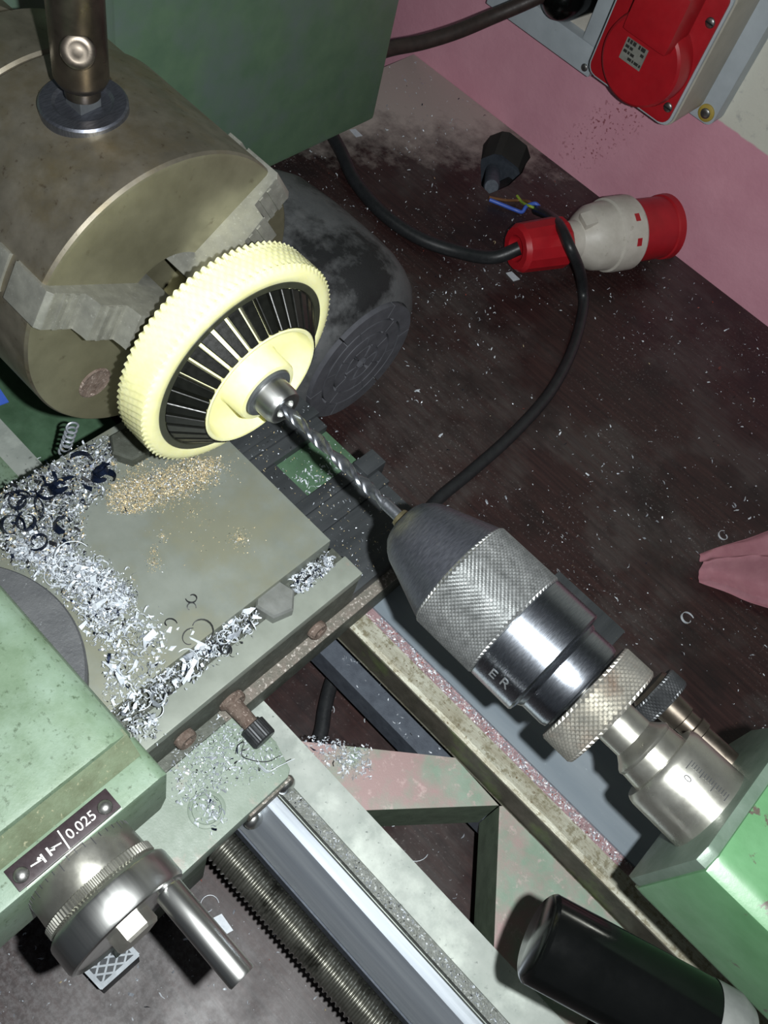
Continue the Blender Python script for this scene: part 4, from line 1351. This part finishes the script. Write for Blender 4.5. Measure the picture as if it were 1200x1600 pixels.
fill(hp, [(160, 980), (210, 950), (260, 985), (250, 1040), (235, 1100), (245, 1135), (235, 1165), (190, 1140), (165, 1090), (160, 1040)], PZ, 900, 0.0011, (4, 7, 0, 0.4, 1.0, 0), 0.0014, 12)
fill(hp, [(160, 980), (210, 950), (260, 985), (250, 1040), (235, 1100), (245, 1135), (235, 1165), (190, 1140), (165, 1090), (160, 1040)], PZ, 220, 0.0026, (2, 8, 0, 0.3, 0.4, 0), 0.003, 10)
hp.build('white_swarf', 'pale aluminium swarf heaped around the round swivel base', 'swarf')
hp = Heap()
fill(hp, [(250, 990), (330, 985), (385, 955), (405, 962), (395, 985), (320, 1045), (265, 1085), (240, 1105), (235, 1060)], 0.1635, 700, 0.0013, (4, 7, 0, 0.6, 0.8, 0), 0.003, 7)
fill(hp, [(250, 990), (330, 985), (385, 955), (405, 962), (395, 985), (320, 1045), (265, 1085), (240, 1105), (235, 1060)], 0.1640, 230, 0.0030, (2, 8, 0, 0.4, 0.3, 0), 0.003, 5)
fill(hp, [(452, 912), (508, 866), (520, 876), (515, 890), (470, 930), (455, 928)], 0.1600, 420, 0.0016, (4, 7, 0, 1, 0.6, 0), 0.003, 3)
hp.build('groove_swarf', 'white flakes filling the groove along the side strip', 'swarf')
hp = Heap()
fill(hp, [(262, 1190), (300, 1150), (345, 1120), (395, 1135), (440, 1180), (430, 1200), (370, 1215), (330, 1250), (300, 1260), (270, 1230)], AZ, 1100, 0.0011, (4, 8, 0, 0.4, 1.2, 0.0), 0.001, 10)
for k in range(70):
    hp.flake(at_z(323 + random.gauss(0, 14), 1265 + random.gauss(0, 14), AZ + 0.0005), 0.0022, pick((3, 8, 0, 0.3, 0.3, 0)))
hp.build('apron_swarf', 'white flakes and shavings scattered on the green apron', 'swarf')
hp = Heap()
fill(hp, [(465, 1150), (530, 1160), (580, 1175), (578, 1205), (560, 1220), (530, 1200), (500, 1180)], RZ1, 380, 0.0014, (5, 6, 0, 0.3, 0.2, 0), 0.0005, 8)
fill(hp, [(585, 1260), (620, 1265), (612, 1290), (590, 1290)], 0.0, 60, 0.0022, (5, 6, 0, 0.3, 0.2, 0), 0.0005, 8)
hp.build('rib_swarf', 'silvery flakes on the pink painted rib of the bed', 'swarf')
hp = Heap()
for k in range(700):   # rear channel and front strip
    x = random.uniform(-0.09, 0.09)
    hp.flake(Vector((x, random.uniform(0.2232, 0.2282), BT - 0.002)), 0.0013, pick((5, 5, 0, 0, 0.5, 1.0)))
for k in range(900):
    x = random.uniform(-0.055, 0.30)
    hp.flake(Vector((x, random.uniform(0.1208, 0.1262), 0.1035)), 0.0011, pick((7, 3, 0, 0, 1, 0)))
for k in range(160):
    hp.flake(Vector((random.uniform(-0.10, 0.30), random.uniform(0.2090, 0.2255), 0.050)), 0.0016, pick((6, 3, 0, 0, 0.5, 0)))
hp.build('bed_swarf', 'glittering chips caught in the grooves of the lathe bed', 'swarf')
hp = Heap()
for k in range(420):
    x, y = random.uniform(-0.21, -0.105), random.uniform(0.210, 0.274)
    hp.flake(Vector((x, y, 0.1415 if x < -0.1895 else (0.1345 if x < -0.1615 and y > 0.233 else 0.1400))), 0.0010, pick((4, 2, 4, 0, 0.5, 0)))
for k in range(60):
    hp.flake(Vector((random.uniform(-0.177, -0.163), random.uniform(0.235, 0.262), 0.1345)), 0.0022, pick((2, 8, 0, 0, 0, 0)))
hp.build('saddle_swarf', 'sparse bright chips on the dark rear ways of the saddle', 'swarf')
hp = Heap()
for k in range(16000):
    x, y = random.uniform(-0.55, 0.40), random.uniform(-0.15, 0.78)
    if 0.09 < y < 0.29 and random.random() < 0.5:
        continue
    dens = 0.5 + 0.9 * mnoise.noise(Vector((x * 9, y * 9, 2.2)))
    if y < 0.09:
        dens += 0.35
    if x < -0.25 and y > 0.4:
        dens += 0.25
    if random.random() < dens:
        inside = (-0.425 < x < -0.350) and (0.68 < y)
        if not inside:
            hp.flake(Vector((x, y, 0)), min(0.0030, random.lognormvariate(math.log(0.00105), 0.6)), pick((5, 7, 0.2, 0.1, 0.5, 0.25)), 0.5)
hp.build('bench_chips', 'countless tiny metal chips scattered over the brown bench', 'chips')


# individual curled shavings
def curl(u, v, z, r, turns, width, mname, rot=0.0, tilt=0.3, drift=0.0, grow=0.5):
    p = at_z(u, v, z)
    n_ = max(10, int(turns * 22))
    path = []
    for i in range(n_ + 1):
        a = rot + turns * 2 * PI * i / n_
        rr = r * (1 - grow * i / n_)
        path.append(Vector((rr * math.cos(a), rr * math.sin(a), drift * i / n_)))
    mt = Matrix.Rotation(random.gauss(0, tilt), 3, 'X') @ Matrix.Rotation(random.gauss(0, tilt), 3, 'Y')
    path = [mt @ q for q in path]
    low = min(q.z for q in path)
    path = [q + p + Vector((0, 0, -low + width * 0.45)) for q in path]
    return ribbon(path, width, lambda t: mt @ Vector((0.15, 0.1, 1)), None, 0.0003)


random.seed(5)
BL = [(160, 752, 0.0058, 0.95, 0.0026, 0.3), (160, 742, 0.0042, 1.2, 0.0020, 1.6), (100, 770, 0.0075, 0.7, 0.0022, 2.0), (45, 800, 0.0070, 0.8, 0.0022, 0.0), (45, 820, 0.0052, 0.9, 0.0022, 3.0),
      (30, 785, 0.0050, 1.3, 0.0018, 1.0), (75, 770, 0.0048, 1.1, 0.0018, 4.0), (105, 830, 0.0060, 0.45, 0.0030, 2.6), (85, 800, 0.0100, 0.30, 0.0034, 2.9), (20, 830, 0.0055, 0.9, 0.0018, 0.7), (120, 725, 0.0065, 0.4, 0.0024, 0.9), (60, 848, 0.0045, 1.0, 0.0016, 5.0)]
for i, (u, v, r_, t_, w_, rot) in enumerate(BL):
    o = finish('blue_shaving', curl(u, v, PZ + 0.0032, r_ * 1.15, t_, w_ * 1.35, 'chip_blue', rot), 'chip_blue', None, 60)
    tag(o, 'dark blue curled steel shaving in the heap at the plate edge', 'shaving', 'dark blue curls at the left plate edge')
DK = [(300, 935, 0.0030, 0.8, 0.0012, 4.2), (298, 950, 0.0026, 0.7, 0.0012, 0.6), (312, 985, 0.0072, 0.62, 0.0016, 5.9), (298, 1000, 0.0050, 0.55, 0.0012, 2.2), (352, 1018, 0.0030, 1.2, 0.0016, 0.3), (265, 976, 0.0034, 0.6, 0.0009, 1.0)]
for i, (u, v, r_, t_, w_, rot) in enumerate(DK):
    o = finish('black_shaving', curl(u, v, PZ, r_, t_, w_, 'chip_blue', rot, 0.15), 'chip_dark', None, 60)
    tag(o, 'thin black curled shaving lying on the bare part of the plate', 'shaving', 'thin black curls on the plate')
WH = [(110, 880, 0.0098, 0.62, 0.0016, 1.6), (30, 868, 0.0050, 0.8, 0.0018, 0.0), (95, 905, 0.0085, 0.4, 0.0016, 3.2), (315, 990, 0.0046, 1.1, 0.0026, 0.0), (350, 1000, 0.0042, 0.8, 0.0024, 2.0), (285, 1035, 0.0075, 0.4, 0.0026, 0.5), (245, 1110, 0.0052, 0.5, 0.0022, 4.5), (220, 1090, 0.0065, 0.45, 0.0020, 5.5), (255, 1060, 0.0050, 0.5, 0.0024, 1.0), (200, 1050, 0.0050, 0.5, 0.0022, 3.0), (180, 940, 0.0045, 0.9, 0.0016, 1.0), (375, 965, 0.0034, 1.0, 0.0024, 1.0)]
for i, (u, v, r_, t_, w_, rot) in enumerate(WH):
    o = finish('white_shaving', curl(u, v, PZ + 0.001 if u < 240 else 0.1655, r_, t_, w_, 'chip_white', rot, 0.25), 'chip_white', None, 60)
    tag(o, 'pale curled aluminium shaving among the white swarf on the plate', 'shaving', 'pale curls on the plate')
BC = [(512, 1110, 0.0042, 1.3, 0.0014, 0.3, 'small tight pale curl on the bench between the bed ribs and saddle'), (655, 1318, 0.0160, 0.33, 0.0024, 4.0, 'long bent pale shaving on the bench between the bed ribs'), (1072, 968, 0.0060, 0.9, 0.0018, 1.0, 'pale hooked shaving on the bench below the pink cloth'), (1130, 838, 0.0050, 0.9, 0.0014, 2.0, 'pale looped shaving on the bench above the pink cloth'), (575, 1128, 0.0045, 0.45, 0.0012, 1.4, 'faint arched shaving on the bench beside the rear way'), (325, 1415, 0.0060, 0.85, 0.0020, 1.0, 'translucent curl on the bench under the crank handle')]
for (u, v, r_, t_, w_, rot, lb_) in BC:
    o = finish('pale_shaving', curl(u, v, 0, r_, t_, w_, 'chip_white', rot, 0.08), 'chip_white', None, 60)
    tag(o, lb_, 'shaving')
o = finish('coiled_shaving', bmesh.new() if False else tube([at_z(114, 664, 0.150) + Vector((0.0028 * math.cos(k * 0.8), 0.0028 * math.sin(k * 0.8), 0)) * 1.0 + (at_z(100, 706, 0.128) - at_z(114, 664, 0.150)) * (k / 46) for k in range(47)], 0.0007, 6, None, 2), 'chip_silver', None, 60)
tag(o, 'coiled silver shaving hanging below the chuck', 'shaving')
o = finish('blue_wire_curl', ribbon(smooth_path([at_z(u, v, AZ + 0.001 + h) for u, v, h in ((368, 1178, 0.001), (372, 1165, 0.004), (382, 1160, 0.006), (378, 1180, 0.003), (395, 1188, 0.001), (418, 1190, 0.001), (437, 1181, 0.001))], 6), 0.0008, lambda t: (0, 0, 1)), 'chip_dark', None, 60)
tag(o, 'thin dark wavy shaving on the green apron', 'shaving')
o = finish('white_strip', ribbon(smooth_path([at_z(u, v, AZ + 0.0015 + h) for u, v, h in ((405, 1195, 0), (418, 1206, 0.001), (435, 1198, 0.002), (460, 1186, 0.002))], 6), 0.0022, lambda t: (0.2, 0.3, 1)), 'chip_white', None, 60)
tag(o, 'long white strip shaving at the apron corner', 'shaving')
o = finish('blue_scrap', prism([(-0.010, -0.006), (0.004, -0.007), (0.006, 0.005), (-0.008, 0.007)], BT + 0.0004, BT + 0.0012, Matrix.Translation((at_z(-6, 632, BT).x, at_z(-6, 632, BT).y, 0.004))), 'wire_blue', None, 0)
tag(o, 'small blue scrap on the bed below the chuck', 'scrap')
for (u, v, lb_) in ((520, 211, 'white paper scrap at the foot of the headstock cover'), (555, 208, 'white paper scrap lower corner of the headstock cover'), (345, 1445, 'grey paper scrap on the bench beside the leadscrew'), (800, 432, 'white paper scrap under the red plug nut')):
    p = at_z(u, v, 0.0)
    o = finish('paper_scrap', prism([(-0.006, -0.002), (0.005, -0.004), (0.007, 0.003), (-0.004, 0.004)], 0.0002, 0.0008, Matrix.Translation((p.x, p.y, 0))), 'chip_white', None, 0)
    tag(o, lb_, 'scrap')
